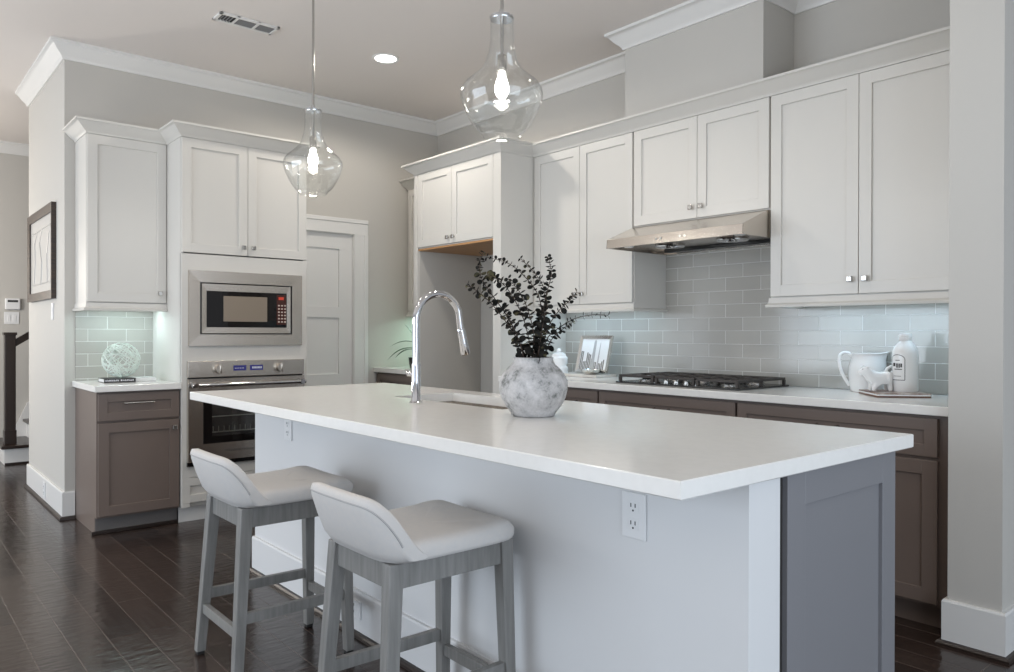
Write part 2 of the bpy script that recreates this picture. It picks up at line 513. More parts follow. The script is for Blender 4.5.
struct('baseboard_right', MB().sweep(BP, [(4.43, -.56), (4.43, -.705), (4.615, -.705), (4.615, 2.3)]), 'trim', 'tall white baseboard around the right wall end', 'baseboard')
struct('trim_4', MB().sweep(SP, [(4.43, -.62), (4.43, -.705), (4.615, -.705), (4.615, 2.3)]), 'shoe', 'dark shoe moulding under the right wall end', 'shoe moulding')
struct('baseboard_back', MB().sweep(BP, [(0, -.71), (0, -.66)]), 'trim')
struct('baseboard_hall', MB().sweep(BP, [(-3.3, -7.9), (-3.3, -2.95)]), 'trim')

# pantry door
d = thing('door_1', 'white two-panel pantry door between the oven tower and the corner', 'door', (0, -1.23, 0)); d['kind'] = 'structure'
mb = MB(fx(-.055))
L0, L1 = DY0 + .005, DY1 - .004
mb.box(L0, L0 + .12, 0, .035, .01, DZ - .004, .001); mb.box(L1 - .115, L1, 0, .035, .01, DZ - .004, .001)
for z0, z1 in ((.01, .22), (.755, .80 + .07), (1.325, 1.325 + .088), (DZ - .125, DZ - .004)):
    mb.box(L0 + .119, L1 - .114, 0, .035, z0, z1, .001)
mb.box(L0 + .1, L1 - .1, 0, .022, .05, DZ - .05)
o = mb.build('door_panel', 'trim', d)
mb = MB(fx(0))
for a, b in ((DY0 - .1, DY0), (DY1, DY1 + .125)):
    mb.box(a, b, 0, .018, 0, DZ + .0, .002); mb.box(a + (.0 if a < -1.3 else .09), b - (.09 if a < -1.3 else 0), .0, .026, 0, DZ, .003)
mb.box(DY0 - .1, DY1 + .125, 0, .018, DZ, DZ + .115, .002); mb.box(DY0 - .1, DY1 + .125, 0, .026, DZ + .09, DZ + .122, .003)
mb.box(DY1 - .004, DY1 + .012, -.14, .002, 0, DZ); mb.box(DY0 - .012, DY0 + .004, -.14, .002, 0, DZ); mb.box(DY0, DY1, -.14, .002, DZ - .004, DZ + .01)
o = mb.build('door_frame', 'trim', d)

# ------------------------------------------------------------------ ceiling fittings
r = thing('recessed_light', 'round white recessed downlight glowing in the kitchen ceiling', 'downlight', (1.12, -1.215, CEIL))
MB().lathe([(.072, -.004), (.088, -.008), (.092, -.004), (.092, .002), (.070, .002)], r.location, 40, close=True).build('trim_ring', 'trim', r, 40)
MB().lathe([(0.0001, -.003), (.071, -.003), (.071, .001), (.0001, .001)], r.location, 40).build('diffuser', 'led', r)
lo = spot_light('downlight_lamp', (1.12, -1.215, CEIL - .02), 50, WARM, 168, 0.3)

v = thing('ceiling_vent', 'white louvred air vent in the ceiling above the oven cabinets', 'vent', (1.09, -2.16, CEIL))
mb = MB(); c = (1.09, -2.16)
x0, x1, y0, y1 = 1.02, 1.155, -2.335, -1.975
zt = CEIL + .001
mb.box(x0, x1, y0, y0 + .02, zt - .012, zt, .002); mb.box(x0, x1, y1 - .02, y1, zt - .012, zt, .002)
mb.box(x0, x0 + .02, y0, y1, zt - .012, zt, .002); mb.box(x1 - .02, x1, y0, y1, zt - .012, zt, .002)
for yy in (-2.225, -2.10): mb.box(x0, x1, yy - .008, yy + .008, zt - .011, zt, .001)
mb.build('frame', 'trim', v)
MB().box(x0 + .018, x1 - .018, y0 + .018, y1 - .018, zt - .003, zt).build('backing', 'ventdark', v)
mb = MB()
for k in range(6):
    xx = x0 + .026 + k * .0165
    mb.hexa([(xx, -2.217, zt - .010), (xx + .010, -2.217, zt - .003), (xx + .010, y1 - .02, zt - .003), (xx, y1 - .02, zt - .010),
             (xx, -2.217, zt - .009), (xx + .0105, -2.217, zt - .002), (xx + .0105, y1 - .02, zt - .002), (xx, y1 - .02, zt - .009)])
for k in range(5):
    yy = y0 + .03 + k * .018
    mb.box(x0 + .02, x1 - .02, yy, yy + .004, zt - .010, zt - .003)
mb.build('louvre', 'ventgrey', v)

# pendants


def pendant(x, label):
    y = -2.14
    p = thing('pendant_light', label, 'pendant light', (x, y, CEIL), 'glass pendants over the island')
    MB().lathe([(.0001, -.03), (.055, -.03), (.062, -.022), (.062, .002), (.0001, .002)], p.location, 32).build('canopy', 'chrome', p, 40)
    MB().cyl((x, y, 2.20), (x, y, CEIL - .02), .0062, 12).build('rod', 'nickel', p, 40)
    k = 0.003
    prof = [(.046, 2.348), (.044, 2.335), (.042, 2.30), (.043, 2.26), (.048, 2.225), (.060, 2.185), (.078, 2.155), (.105, 2.130), (.132, 2.108), (.147, 2.085), (.150, 2.065),
            (.147, 2.045), (.138, 2.02), (.122, 1.985), (.104, 1.955), (.086, 1.935), (.074, 1.926), (.072, 1.918), (.070, 1.914)]
    inner = [(r_ - k, z) for r_, z in prof[::-1]]
    MB().lathe([(a, b) for a, b in prof] + inner, (x, y, 0), 64, close=True).build('glass_shade', 'glass', p, 60)
    MB().lathe([(.0001, 2.337), (.041, 2.337), (.043, 2.342), (.041, 2.350), (.012, 2.354), (.010, 2.372), (.0001, 2.372)], (x, y, 0), 32).build('cap', 'chrome', p, 40)
    MB().lathe([(.0001, 2.21), (.014, 2.21), (.017, 2.205), (.017, 2.150), (.0001, 2.150)], (x, y, 0), 24).build('socket', 'nickel', p, 40)
    b = MB().lathe([(.0001, 2.152), (.010, 2.150), (.012, 2.138), (.020, 2.118), (.026, 2.094), (.025, 2.075), (.016, 2.058), (.0001, 2.052)], (x, y, 0), 20)
    bo = b.build('bulb', 'bulb', p, 60)
    ld = bpy.data.lights.new('pendant_lamp', 'POINT'); ld.energy = 5; ld.color = WARM; ld.shadow_soft_size = .03
    lo = bpy.data.objects.new('pendant_lamp', ld); COL.objects.link(lo); lo.location = (x, y, 2.02)
    return p
pendant(1.937, 'clear glass pendant hanging in front of the white oven tower')
pendant(3.449, 'clear glass pendant hanging in front of the chimney chase')

# ------------------------------------------------------------------ oven tower
TF = 0.605  # carcass front; doors at +.02
T = fx(TF)
TY0, TY1 = -2.386, -1.547
t = thing('oven_cabinet', 'tall white oven cabinet holding microwave and wall oven', 'cabinet', (0.3, -1.97, 0))
mb = MB()
MWY0, MWY1, MWZ0, MWZ1 = -2.335, -1.602, 1.130, 1.580
OVY0, OVY1, OVZ0, OVZ1 = -2.345, -1.592, .362, 1.010
mb.box(.003, TF, TY0, TY0 + .02, .10, 2.429); mb.box(.003, TF, TY1 - .02, TY1, .0, 2.429)
for q0, q1 in ((2.418, 2.429), (1.655, 1.70), (1.05, 1.09), (.30, .33), (.102, .13)): mb.box(.004, TF - .001, TY0 + .019, TY1 - .019, q0, q1)
mb.box(.004, .02, TY0 + .019, TY1 - .019, .1, 2.429)
mb.box(.02, TF - .042, TY0, TY0 + .02, 0, .11)
# face frame
f0, f1 = TF, TF + .019
mb.box(f0 - .01, f1, TY0, MWY0, .10, 1.70, .001); mb.box(f0 - .01, f1, MWY1, TY1, .10, 1.70, .001)
mb.box(f0 - .01, f1, MWY0 - .002, MWY1 + .002, MWZ1, 1.70); mb.box(f0 - .01, f1, MWY0 - .002, MWY1 + .002, OVZ1, MWZ0)
mb.box(f0 - .01, f1, MWY0 - .002, MWY1 + .002, .2865, OVZ0)
mb.build('body', 'cab', t)
MB().box(.02, TF - .04, TY0, TY1 - .02, 0, .10).build('toe_kick', 'trim', t)
ym = -1.9635
for a, b, ku in ((TY0 + .003, ym - .0015, ym - .032), (ym + .0015, TY1 - .002, ym + .034)):
    dd = shaker(T, a, b, 1.708, 2.428).build('door', 'cab', t)
    knob(T, ku, 1.762, dd)
dd = shaker(T, TY0 + .003, TY1 - .003, .128, .284, rail=.05).build('drawer', 'cab', t)

# microwave
m_ = thing('microwave', 'built-in stainless steel microwave with dark window above the wall oven', 'microwave', (TF, -1.97, MWZ0))
T2 = fx(TF + .019)
a, b, z0, z1 = -2.347, -1.590, 1.118, 1.596
ia, ib, iz0, iz1 = -2.278, -1.662, 1.190, 1.522
mb = MB(T2)
def ring(mb, a, b, z0, z1, ia, ib, iz0, iz1, d0, d1, din):
    O = [(a, z0), (b, z0), (b, z1), (a, z1)]; I = [(ia, iz0), (ib, iz0), (ib, iz1), (ia, iz1)]
    P = [(u, d0, z) for u, z in O] + [(u, d1, z) for u, z in O] + [(u, din, z) for u, z in I] + [(u, d0, z) for u, z in I]
    Q = []
    for i in range(4):
        j = (i + 1) % 4
        Q += [(i, j, 4 + j, 4 + i), (4 + i, 4 + j, 8 + j, 8 + i), (8 + i, 8 + j, 12 + j, 12 + i), (12 + i, 12 + j, j, i)]
    mb.raw(P, Q)
ring(mb, a, b, z0, z1, ia, ib, iz0, iz1, -.006, .020, .018)
mb.build('trim_kit', 'steel', m_)
MB(T2).box(ia + .001, ib - .001, -.30, -.004, iz0 + .001, iz1 - .001).build('body', 'blackglass', m_)
da, db, dz0, dz1 = ia + .012, ib - .010, iz0 + .008, iz1 - .008
ga, gb, gz0, gz1 = da + .030, db - .026, dz0 + .038, dz1 - .045
mb = MB(T2); ring(mb, da, db, dz0, dz1, ga, gb, gz0, gz1, -.004, .014, .012)
dr = mb.build('door', 'steel', m_)
MB(T2).box(ga, gb, -.003, .0105, gz0, gz1).build('glass_panel', 'blackglass', dr)
wa, wb, wz0, wz1 = ga + .108, ga + .400, gz0 + .038, gz1 - .030
MB(T2).box(wa, wb, .010, .0125, wz0, wz1, .001).build('window', mat('screened microwave window', (0.27, 0.22, 0.17), 0.25, 0.3), dr)
cp = MB(T2).box(gb - .072, gb - .006, .010, .0118, gz0 + .02, gz1 - .012).build('control_panel', mat('dark red keypad', (0.05, 0.012, 0.008), 0.15), dr)
MB(T2).box(gb - .058, gb - .022, .0115, .0128, gz1 - .045, gz1 - .026).build('display', 'red', cp)
mb = MB(T2)
for i in range(6):
    for j in range(3):
        u = gb - .062 + j * .022; z = gz0 + .035 + i * .022
        mb.box(u, u + .012, .0115, .0126, z, z + .009)
mb.build('button', mat('keypad legend', (0.55, 0.42, 0.36), 0.4), cp)

# wall oven
ov = thing('built_in_oven', 'stainless steel wall oven with two knobs beneath the microwave', 'oven', (TF, -1.97, OVZ0))
a, b = -2.355, -1.578
MB(T2).box(a + .02, b - .02, -.50, -.001, OVZ0 + .003, OVZ1 - .003).build('body', 'interior', ov)
cp = MB(T2).box(a, b, .0005, .028, .918, 1.021, .002).build('control_panel', 'steel', ov)
for u in (-2.165, -1.755):
    k_ = MB(T2); mt = Matrix.Rotation(0, 4, 'Z')
    def disc(mb, u, z, d0, d1, r0, r1, n=28):
        P = []; Q = []
        for dd_, rr in ((d0, r0), (d1, r1)):
            for j in range(n):
                an = 2 * pi * j / n; P.append((u + rr * cos(an), dd_, z + rr * sin(an)))
        for j in range(n):
            k = (j + 1) % n; Q.append((j, k, n + k, n + j))
        Q.append(tuple(range(n))); Q.append(tuple(range(2 * n - 1, n - 1, -1)))
        mb.raw(P, Q)
    disc(k_, u, .970, .027, .034, .042, .041); disc(k_, u, .970, .033, .066, .031, .028); k_.box(u - .006, u + .006, .064, .074, .942, .998, .002)
    k_.build('knob', 'steel', cp, 40)
mb = MB(T2); mb.box(-2.075, -1.868, .027, .0295, .951, .993)
MB(T2).box(-2.070, -1.985, .0290, .0305, .955, .989).build('display', 'screen', cp)
MB(T2).box(-1.960, -1.873, .0290, .0305, .955, .989).build('display', 'screen', cp)
mb = MB(T2)
for i in range(7): mb.box(-1.945 + i * .0095, -1.945 + i * .0095 + .006, .0300, .0310, .966, .979)
mb.build('display_print', 'glyph', cp)
mb = MB(T2)
for i in range(4): mb.box(-2.060 + i * .016, -2.060 + i * .016 + .009, .0300, .0308, .969, .973)
mb.build('display_print', 'glyph', cp)
mb = MB(T2)
for i in range(7): disc(mb, -2.040 + i * .022, .932, .027, .0305, .0045, .004, 12)
mb.build('button', 'nickel', cp, 40)
MB(T2).box(a + .004, b - .004, -.001, .010, .908, .9185).build('seam', 'gap', ov)
# door with window
dr_a, dr_b, dz0, dz1 = a, b, .385, .909
wa, wb, wz0, wz1 = a + .092, b - .092, .495, .80
mb = MB(T2); ring(mb, dr_a, dr_b, dz0, dz1, wa, wb, wz0, wz1, .001, .034, .032)
dr = mb.build('door', 'steel', ov)
mb = MB(T2); ring(mb, wa, wb, wz0, wz1, wa + .055, wb - .055, wz0 + .045, wz1 - .02, .001, .0325, .0322)
mb.build('window_border', 'blackglass', dr)
MB(T2).box(wa + .05, wb - .05, .028, .0300, wz0 + .04, wz1 - .015).build('window', 'glass', dr)
mb = MB(T2)
for zz in (.56, .66, .74):
    mb.box(wa + .06, wb - .06, .004, .009, zz, zz + .006)
for k in range(14):
    u = wa + .07 + k * (wb - wa - .14) / 13
    mb.box(u, u + .003, .002, .007, .565, .60)
mb.build('rack', 'rack', dr)
mb = MB(T2)
hz = .870
mb.cyl((a + .012, .075, hz), (b - .012, .075, hz), .0125, 16)
h = mb.build('handle', 'chrome', dr, 40)
for u in (a + .035, b - .035):
    mb = MB(T2); mb.box(u - .012, u + .012, .033, .072, hz - .012, hz + .012, .003); disc(mb, u, hz, .060, .088, .017, .015)
    mb.build('handle_post', 'chrome', dr, 40)
text_mesh('maker_lettering', 'F I S H E R  &  P A Y K E L', .018, Matrix.Translation((TF + .019 + .0345, -2.125, .436)) @ Matrix(((0, 0, 1, 0), (1, 0, 0, 0), (0, 1, 0, 0), (0, 0, 0, 1))), 'inkdark', dr)
MB(T2).box(a, b, .001, .020, .358, .384).build('kick_vent', 'blackglass', ov)

# ------------------------------------------------------------------ left wall cabinet, base cabinet, counter
LY0 = -2.856
T = fx(0.31)
c = thing('upper_cabinet', 'single-door white wall cabinet left of the oven tower', 'cabinet', (0.15, -2.62, 1.36))
MB().box(.003, .31, LY0, TY0 - .002, 1.385, 2.429).build('body', 'cab', c)
dd = shaker(T, LY0 + .003, TY0 - .004, 1.393, 2.428).build('door', 'cab', c)
knob(T, TY0 - .045, 1.455, dd)
RP = [(-.30, 1.340), (.012, 1.340), (.014, 1.352), (.004, 1.362), (.004, 1.380), (-.004, 1.388), (-.30, 1.388)]
RP = [(-.02, 1.338), (.016, 1.338), (.018, 1.350), (.006, 1.360), (.004, 1.386), (-.02, 1.386)]
MB().sweep(RP, [(.003, LY0), (.325, LY0), (.325, TY0 - .002)]).build('light_rail', 'cab', c, 40)

# cabinet crown on the left run
KP = [(-.0195, 2.4295), (.004, 2.4295), (.006, 2.437), (.016, 2.446), (.036, 2.462), (.056, 2.484), (.064, 2.490), (.074, 2.493), (.074, CROWN_CAB), (-.0195, CROWN_CAB)]
tag(MB().sweep(KP, [(.003, LY0), (.33, LY0), (.33, TY0), (.625, TY0), (.625, TY1), (.02, TY1)]).build('cabinet_crown', 'cab', None, 40), 'white crown moulding topping the oven tower and the cabinet left of it', 'cabinet crown')
tag(MB().sweep([(0, 0.889), (0.006, 0.889), (0.006, 1.34), (0, 1.34)], [(0.0015, LY0), (0.0015, TY0)]).build('backsplash', 'tile_l'), 'pale glass subway tile backsplash behind the twig orb', 'backsplash')

LF = .585
T = fx(LF)
c = thing('base_cabinet', 'taupe base cabinet with one drawer and one door left of the oven tower', 'cabinet', (0.3, -2.62, 0))
mb = MB(); mb.box(.003, LF, LY0, TY0 - .002, .10, .85); mb.box(.003, LF - .045, LY0, TY0 - .002, 0, .101)
mb.build('body', 'taupe', c)
MB().box(LF - .046, LF - .040, LY0 + .002, TY0 - .002, 0, .10).build('toe_kick', 'toe', c)
tag(MB().box(LF - .0395, LF - .022, LY0 - .02, TY0 - .002, 0, .02, .003).build('shoe_strip', 'shoe'), 'dark shoe moulding along the toe kick of the left base cabinet', 'shoe moulding')
dw = shaker(T, LY0 + .006, TY0 - .006, .676, .838, rail=.05).build('drawer', 'taupe', c)
mb = MB(T); mb.tube([(-2.715, .045, .779), (-2.545, .045, .779)], .006, 10)
for u in (-2.70, -2.56): mb.box(u - .005, u + .005, .010, .045, .774, .784)
mb.build('handle', 'nickel', dw, 40)
dd = shaker(T, LY0 + .006, TY0 - .006, .112, .662).build('door', 'taupe', c)
knob(T, TY0 - .038, .612, dd)
tag(MB().box(.002, LF + .045, LY0 - .018, TY0 - .001, .850, .888, .003).build('countertop', 'quartz'), 'short white quartz countertop left of the oven tower', 'countertop')


def led_strip(label, x0, x1, y0, y1, z, power, color):
    o = tag(MB().box(x0, x1, y0, y1, z - .012, z).build('undercabinet_light', 'cool'), label, 'under-cabinet light', 'under-cabinet lights')
    ld = bpy.data.lights.new('strip_lamp', 'AREA'); ld.shape = 'RECTANGLE'
    ld.size = x1 - x0; ld.size_y = y1 - y0; ld.energy = power; ld.color = color
    l = bpy.data.objects.new('strip_lamp', ld); COL.objects.link(l)
    l.location = ((x0 + x1) / 2, (y0 + y1) / 2, z - .016)
    return o
COOL = (0.55, 0.80, 1.0)
led_strip('slim light bar under the single-door cabinet above the twig orb', .16, .20, LY0 + .06, TY0 - .06, 1.384, 1.3, (0.72, 0.95, 0.95))

# ------------------------------------------------------------------ long wall: uppers
T = fy(UF)
c = thing('upper_cabinet', 'two-door white wall cabinet between the fridge niche and the range hood', 'cabinet', (2.08, -.15, 1.36))
MB().box(1.632, 2.531, UF, -.003, 1.385, 2.429).build('body', 'cab', c)
for a, b, ku in ((1.640, 2.0775, 2.046), (2.0805, 2.525, 2.113)):
    dd = shaker(T, a, b, 1.393, 2.428).build('door', 'cab', c); knob(T, ku, 1.458, dd)
RP2 = [(o_, z) for o_, z in RP]
MB().sweep(RP2, [(1.632, UF - .012), (2.531, UF - .012), (2.531, -.006)]).build('light_rail', 'cab', c, 40)
c = thing('upper_cabinet', 'short two-door white cabinet directly above the range hood', 'cabinet', (2.99, -.15, 1.85))
MB().box(2.533, 3.443, UF, -.003, 1.846, 2.429).build('body', 'cab', c)
for a, b, ku in ((2.538, 2.9955, 2.962), (2.9985, 3.440, 3.030)):
    dd = shaker(T, a, b, 1.854, 2.428).build('door', 'cab', c); knob(T, ku, 1.915, dd)
c = thing('upper_cabinet', 'wide two-door white wall cabinet above the pitcher and bottle', 'cabinet', (3.9, -.15, 1.36))
MB().box(3.445, 4.427, UF, -.003, 1.385, 2.429).build('body', 'cab', c)
for a, b, ku in ((3.452, 3.9045, 3.872), (3.9075, 4.362, 3.942)):
    dd = shaker(T, a, b, 1.393, 2.428).build('door', 'cab', c); knob(T, ku, 1.462, dd)
MB().sweep(RP2, [(3.445, -.006), (3.445, UF - .012), (4.427, UF - .012)]).build('light_rail', 'cab', c, 40)
# the cabinet left of the fridge niche
c = thing('upper_cabinet', 'narrow white wall cabinet in the corner, mostly hidden behind the fridge surround', 'cabinet', (.3, -.15, 1.36))
MB().box(.03, .570, UF, -.003, 1.385, 2.429).build('body', 'cab', c)
dd = shaker(T, .034, .566, 1.393, 2.428).build('door', 'cab', c)
MB().sweep(RP2, [(.03, -.006), (.03, UF - .012), (.570, UF - .012)]).build('light_rail', 'cab', c, 40)

# fridge surround
FF = -.605
c = thing('fridge_cabinet', 'white refrigerator surround with two doors above an empty niche', 'cabinet', (1.1, -.3, 0))
MB().box(.574, .622, FF - .02, -.003, 0, 2.429, .001).build('side_panel', 'cab', c)
MB().box(1.547, 1.630, FF - .02, -.003, 0, 2.429, .001).build('side_panel', 'cab', c)
MB().box(.622, 1.547, FF, -.003, 1.852, 2.429).build('body', 'cab', c)
MB().box(.623, 1.546, FF - .012, -.01, 1.838, 1.852).build('underside', 'ply', c)
T = fy(FF)
for a, b, ku in ((.626, 1.0635, 1.030), (1.0665, 1.544, 1.100)):
    dd = shaker(T, a, b, 1.862, 2.428).build('door', 'cab', c); knob(T, ku, 1.905, dd)
MB().box(.6225, .6245, FF, -.004, 0, 1.838).build('niche_shade_sheet', 'wall', c)  # thin grey sheet paints shade over the white panel's inner face

tag(MB().sweep(KP, [(.03, -.005), (.03, -.33), (.574, -.33), (.574, FF - .02), (1.630, FF - .02), (1.630, -.33), (4.427, -.33)]).build('cabinet_crown', 'cab', None, 40), 'long white crown moulding topping the fridge surround and hood-side wall cabinets', 'cabinet crown')
mb = MB(); mb.box(1.632, 4.429, -.008, -.0015, .916, 1.384); mb.box(2.5325, 3.4435, -.008, -.0015, 1.3841, 1.845)
tag(mb.build('backsplash', 'tile_r'), 'grey glass subway tile backsplash behind the cooktop', 'backsplash')
mb = MB(); mb.box(.004, .572, -.008, -.0015, .916, 1.384)
tag(mb.build('backsplash', 'tile_r'), 'glass subway tile backsplash behind the potted plant in the corner', 'backsplash')
led_strip('slim light bar under the cabinet above the silver photo frame', 1.72, 2.46, -.20, -.16, 1.384, 1.3, COOL)
led_strip('slim light bar under the cabinet above the white pitcher', 3.55, 4.36, -.20, -.16, 1.384, 1.3, COOL)
led_strip('slim light bar under the corner cabinet above the potted plant', .10, .50, -.20, -.16, 1.384, 1.6, (0.62, 1.0, 0.86))

# range hood
h = thing('range_hood', 'stainless steel under-cabinet range hood above the gas cooktop', 'range hood', (2.99, -.3, 1.70))
mb = MB()
hx0, hx1 = 2.534, 3.442
prof = [(-.010, 1.700), (-.012, 1.844), (-.335, 1.844), (-.565, 1.752), (-.570, 1.700), (-.558, 1.700), (-.545, 1.722), (-.03, 1.722), (-.03, 1.700)]
def hoodp(x): return [(x, y, z) for y, z in prof]
n = len(prof)
P = hoodp(hx0) + hoodp(hx1)
Q = [(i, (i + 1) % n, n + (i + 1) % n, n + i) for i in range(n)]
mb.raw(P, Q)
for s, e in ((hx0, hx0 + .004), (hx1 - .004, hx1)):
    mb.prism([(-.010, 1.700), (-.012, 1.844), (-.335, 1.844), (-.565, 1.752), (-.570, 1.700)], s, e, 'x')
mb.build('canopy', 'steel', h)
for xx in (2.78, 3.20):
    mb = MB()
    mb.lathe([(.02, 1.722), (.085, 1.722), (.088, 1.714), (.082, 1.708), (.02, 1.708)], (xx, -.29, 0), 32, close=True)
    mb.lathe([(.0001, 1.70), (.03, 1.702), (.034, 1.71), (.03, 1.72)], (xx, -.29, 0), 24)
    for k in range(6):
        an = k * pi / 3
        mb.tube([(xx + .025 * cos(an), -.29 + .025 * sin(an), 1.708), (xx + .084 * cos(an), -.29 + .084 * sin(an), 1.710)], .003, 6)
    mb.build('fan_guard', 'chrome', h, 40)
for xx in (2.62, 3.36):
    MB().lathe([(.0001, 1.708), (.026, 1.708), (.03, 1.714), (.03, 1.722)], (xx, -.47, 0), 24).build('lamp_lens', 'plate', h, 40)
for xx in (2.90, 2.93, 3.06, 3.09): MB().box(xx - .007, xx + .007, -.5715, -.566, 1.718, 1.732, .001).build('push_button', 'nickel', h)
MB().box(2.60, 3.38, -.115, -.07, 1.703, 1.722, .003).build('grease_cup', 'black', h)

# base run on the long wall
T = fy(-.61)


def base_unit(label, x0, x1, fronts, filler=None):
    c = thing('base_cabinet', label, 'cabinet', ((x0 + x1) / 2, -.3, 0), 'taupe base cabinets along the tiled wall')
    mb = MB(); mb.box(x0, x1, -.61, -.003, .10, .874); mb.box(x0, x1, -.55, -.003, 0, .101)
    mb.build('body', 'taupe', c)
    for kind, a, b, z0, z1 in fronts:
        o = shaker(T, a, b, z0, z1, rail=.05 if kind == 'drawer' else .058).build(kind, 'taupe', c)
        if kind == 'drawer':
            mb = MB(T); u = (a + b) / 2; zz = (z0 + z1) / 2
            mb.tube([(u - .05, .012, zz + .012), (u - .045, .030, zz + .006), (u, .036, zz), (u + .045, .030, zz + .006), (u + .05, .012, zz + .012)], [.006, .009, .010, .009, .006], 8)
            mb.build('handle', 'nickel', o, 40)
        else:
            knob(T, b - .032 if a < (x0 + x1) / 2 - .1 else a + .032, z1 - .06, o)
    return c
base_unit('taupe base cabinet in the corner under the potted plant', .004, .572, [('drawer', .02, .566, .706, .862), ('door', .02, .292, .115, .692), ('door', .296, .566, .115, .692)])
base_unit('taupe base cabinet under the silver photo frame', 1.632, 2.524, [('drawer', 1.64, 2.077, .706, .862), ('drawer', 2.081, 2.519, .706, .862), ('door', 1.64, 2.077, .115, .692), ('door', 2.081, 2.519, .115, .692)])
base_unit('taupe base cabinet under the gas cooktop', 2.526, 3.443, [('drawer', 2.532, 3.438, .706, .862), ('door', 2.532, 2.983, .115, .692), ('door', 2.987, 3.438, .115, .692)])
base_unit('taupe base cabinet under the white pitcher beside the right wall end', 3.445, 4.428, [('drawer', 3.452, 4.363, .706, .862), ('door', 3.452, 3.9045, .115, .692), ('door', 3.9085, 4.363, .115, .692)])
tag(MB().box(1.631, 4.429, -.65, -.001, .876, .914, .003).build('countertop', 'quartz'), 'long white quartz countertop carrying the cooktop along the tiled wall', 'countertop')
tag(MB().box(.002, .573, -.65, -.001, .876, .914, .003).build('countertop', 'quartz'), 'short white quartz countertop in the corner by the pantry door', 'countertop')

# cooktop
ck = thing('gas_cooktop', 'black and steel five-burner gas cooktop set in the long countertop', 'cooktop', (3.0, -.3, .914))
cx0, cx1, cy0, cy1 = 2.585, 3.405, -.545, -.055
MB().box(cx0, cx1, cy0, cy1, .9145, .924, .003).build('plate', 'black', ck)
burn = [(2.72, -.42, .036), (2.72, -.17, .030), (2.995, -.27, .050), (3.27, -.42, .030), (3.27, -.17, .036)]
for x, y, r_ in burn:
    o = MB().lathe([(.0001, .924), (r_ + .014, .924), (r_ + .012, .934), (r_, .937), (.0001, .937)], (x, y, 0), 24).build('burner', 'nickel', ck, 40)
    MB().lathe([(.0001, .937), (r_ * .8, .937), (r_ * .82, .943), (r_ * .7, .947), (.0001, .947)], (x, y, 0), 24).build('cap', 'black', o, 40)
gr = mat('cast iron grate', (0.035, 0.028, 0.025), 0.45)
for g0, g1 in ((2.60, 2.850), (2.865, 3.125), (3.140, 3.390)):
    mb = MB(); zt0, zt1 = .950, .964; t_ = .006
    y0_, y1_ = -.525, -.075
    for yy in (y0_, y1_): mb.box(g0, g1, yy - t_, yy + t_, zt0, zt1, .002)
    for xx in (g0 + t_, g1 - t_): mb.box(xx - t_, xx + t_, y0_, y1_, zt0, zt1, .002)
    xm = (g0 + g1) / 2
    mb.box(g0, g1, -.305, -.295, zt0, zt1, .002)
    for yc in (-.42, -.17):
        mb.box(g0, xm - .03, yc - t_, yc + t_, zt0, zt1, .002); mb.box(xm + .03, g1, yc - t_, yc + t_, zt0, zt1, .002)
        mb.box(xm - t_, xm + t_, yc + .03, yc + .10, zt0, zt1, .002); mb.box(xm - t_, xm + t_, yc - .10, yc - .03, zt0, zt1, .002)
    for xx in (g0 + t_, g1 - t_):
        for yy in (y0_, -.30, y1_): mb.box(xx - .008, xx + .008, yy - .008, yy + .008, .924, zt0 + .001, .002)
    mb.build('grate', gr, ck)
for k in range(5):
    xx = 2.855 + k * .068
    mb = MB(); mb.lathe([(.0001, .924), (.021, .924), (.021, .929), (.016, .930), (.015, .950), (.013, .953), (.0001, .953)], (xx, -.505, 0), 20)
    mb.build('knob', 'nickel', ck, 40)

# ------------------------------------------------------------------ island
IX0, IX1, IY0, IY1 = 1.745, 4.655, -2.692, -1.600
IB = -2.395
isl = thing('kitchen_island', 'long kitchen island with pale front wall and grey panelled end', 'island', (3.2, -2.0, 0))
ix0, ix1 = 1.815, 4.620
MB().box(ix0, ix1, IB, -2.264, 0, .875, .001).build('front_wall', 'pale', isl)
mb = MB(); mb.box(ix0 + .002, ix1 - .022, -2.2635, -1.665, .10, .645); mb.box(ix0 + .002, 2.55, -2.2635, -1.665, .64, .875); mb.box(3.42, ix1 - .022, -2.2635, -1.665, .64, .875); mb.box(ix0 + .05, ix1 - .022, -2.2635, -1.74, 0, .11)
mb.box(2.549, 3.421, -2.2635, -2.10, .64, .875); mb.box(2.549, 3.421, -1.70, -1.665, .64, .875)
mb.build('body', 'taupe', isl)
isl_grey = mat('slate grey cabinet lacquer', (0.205, 0.204, 0.216), 0.36)
mb = shaker(fx(ix1 - .020), -2.233, -1.640, .0, .872, th=.022, rail=.083, rec=.011, ztop=.088, zbot=.13)
mb.build('end_panel', isl_grey, isl)
MB().box(ix1 - .030, ix1 - .012, -2.264, -2.232, 0, .874).build('end_gap', 'gap', isl)
MB().box(ix0, ix0 + .02, -2.264, -1.645, 0, .874).build('end_panel', 'taupe', isl)
xs = [1.84, 2.55, 3.43, 4.59]
for i in range(3):
    a, b = xs[i] + .002, xs[i + 1] - .002
    mid = (a + b) / 2
    TB = lambda p: (p[0], -1.665 + p[1], p[2])
    for u0, u1 in ((a, mid - .0015), (mid + .0015, b)):
        dd = shaker(TB, u0, u1, .115, .862).build('door', 'taupe', isl)
        knob(TB, mid + (.03 if u0 > mid - .01 else -.03), .80, dd)
mb = MB().sweep(BP, [(ix0, IB), (ix1, IB)])
mb.build('baseboard', 'pale', isl)
MB().sweep(SP, [(ix0, IB), (ix1, IB)]).build('shoe_moulding', 'shoe', isl)

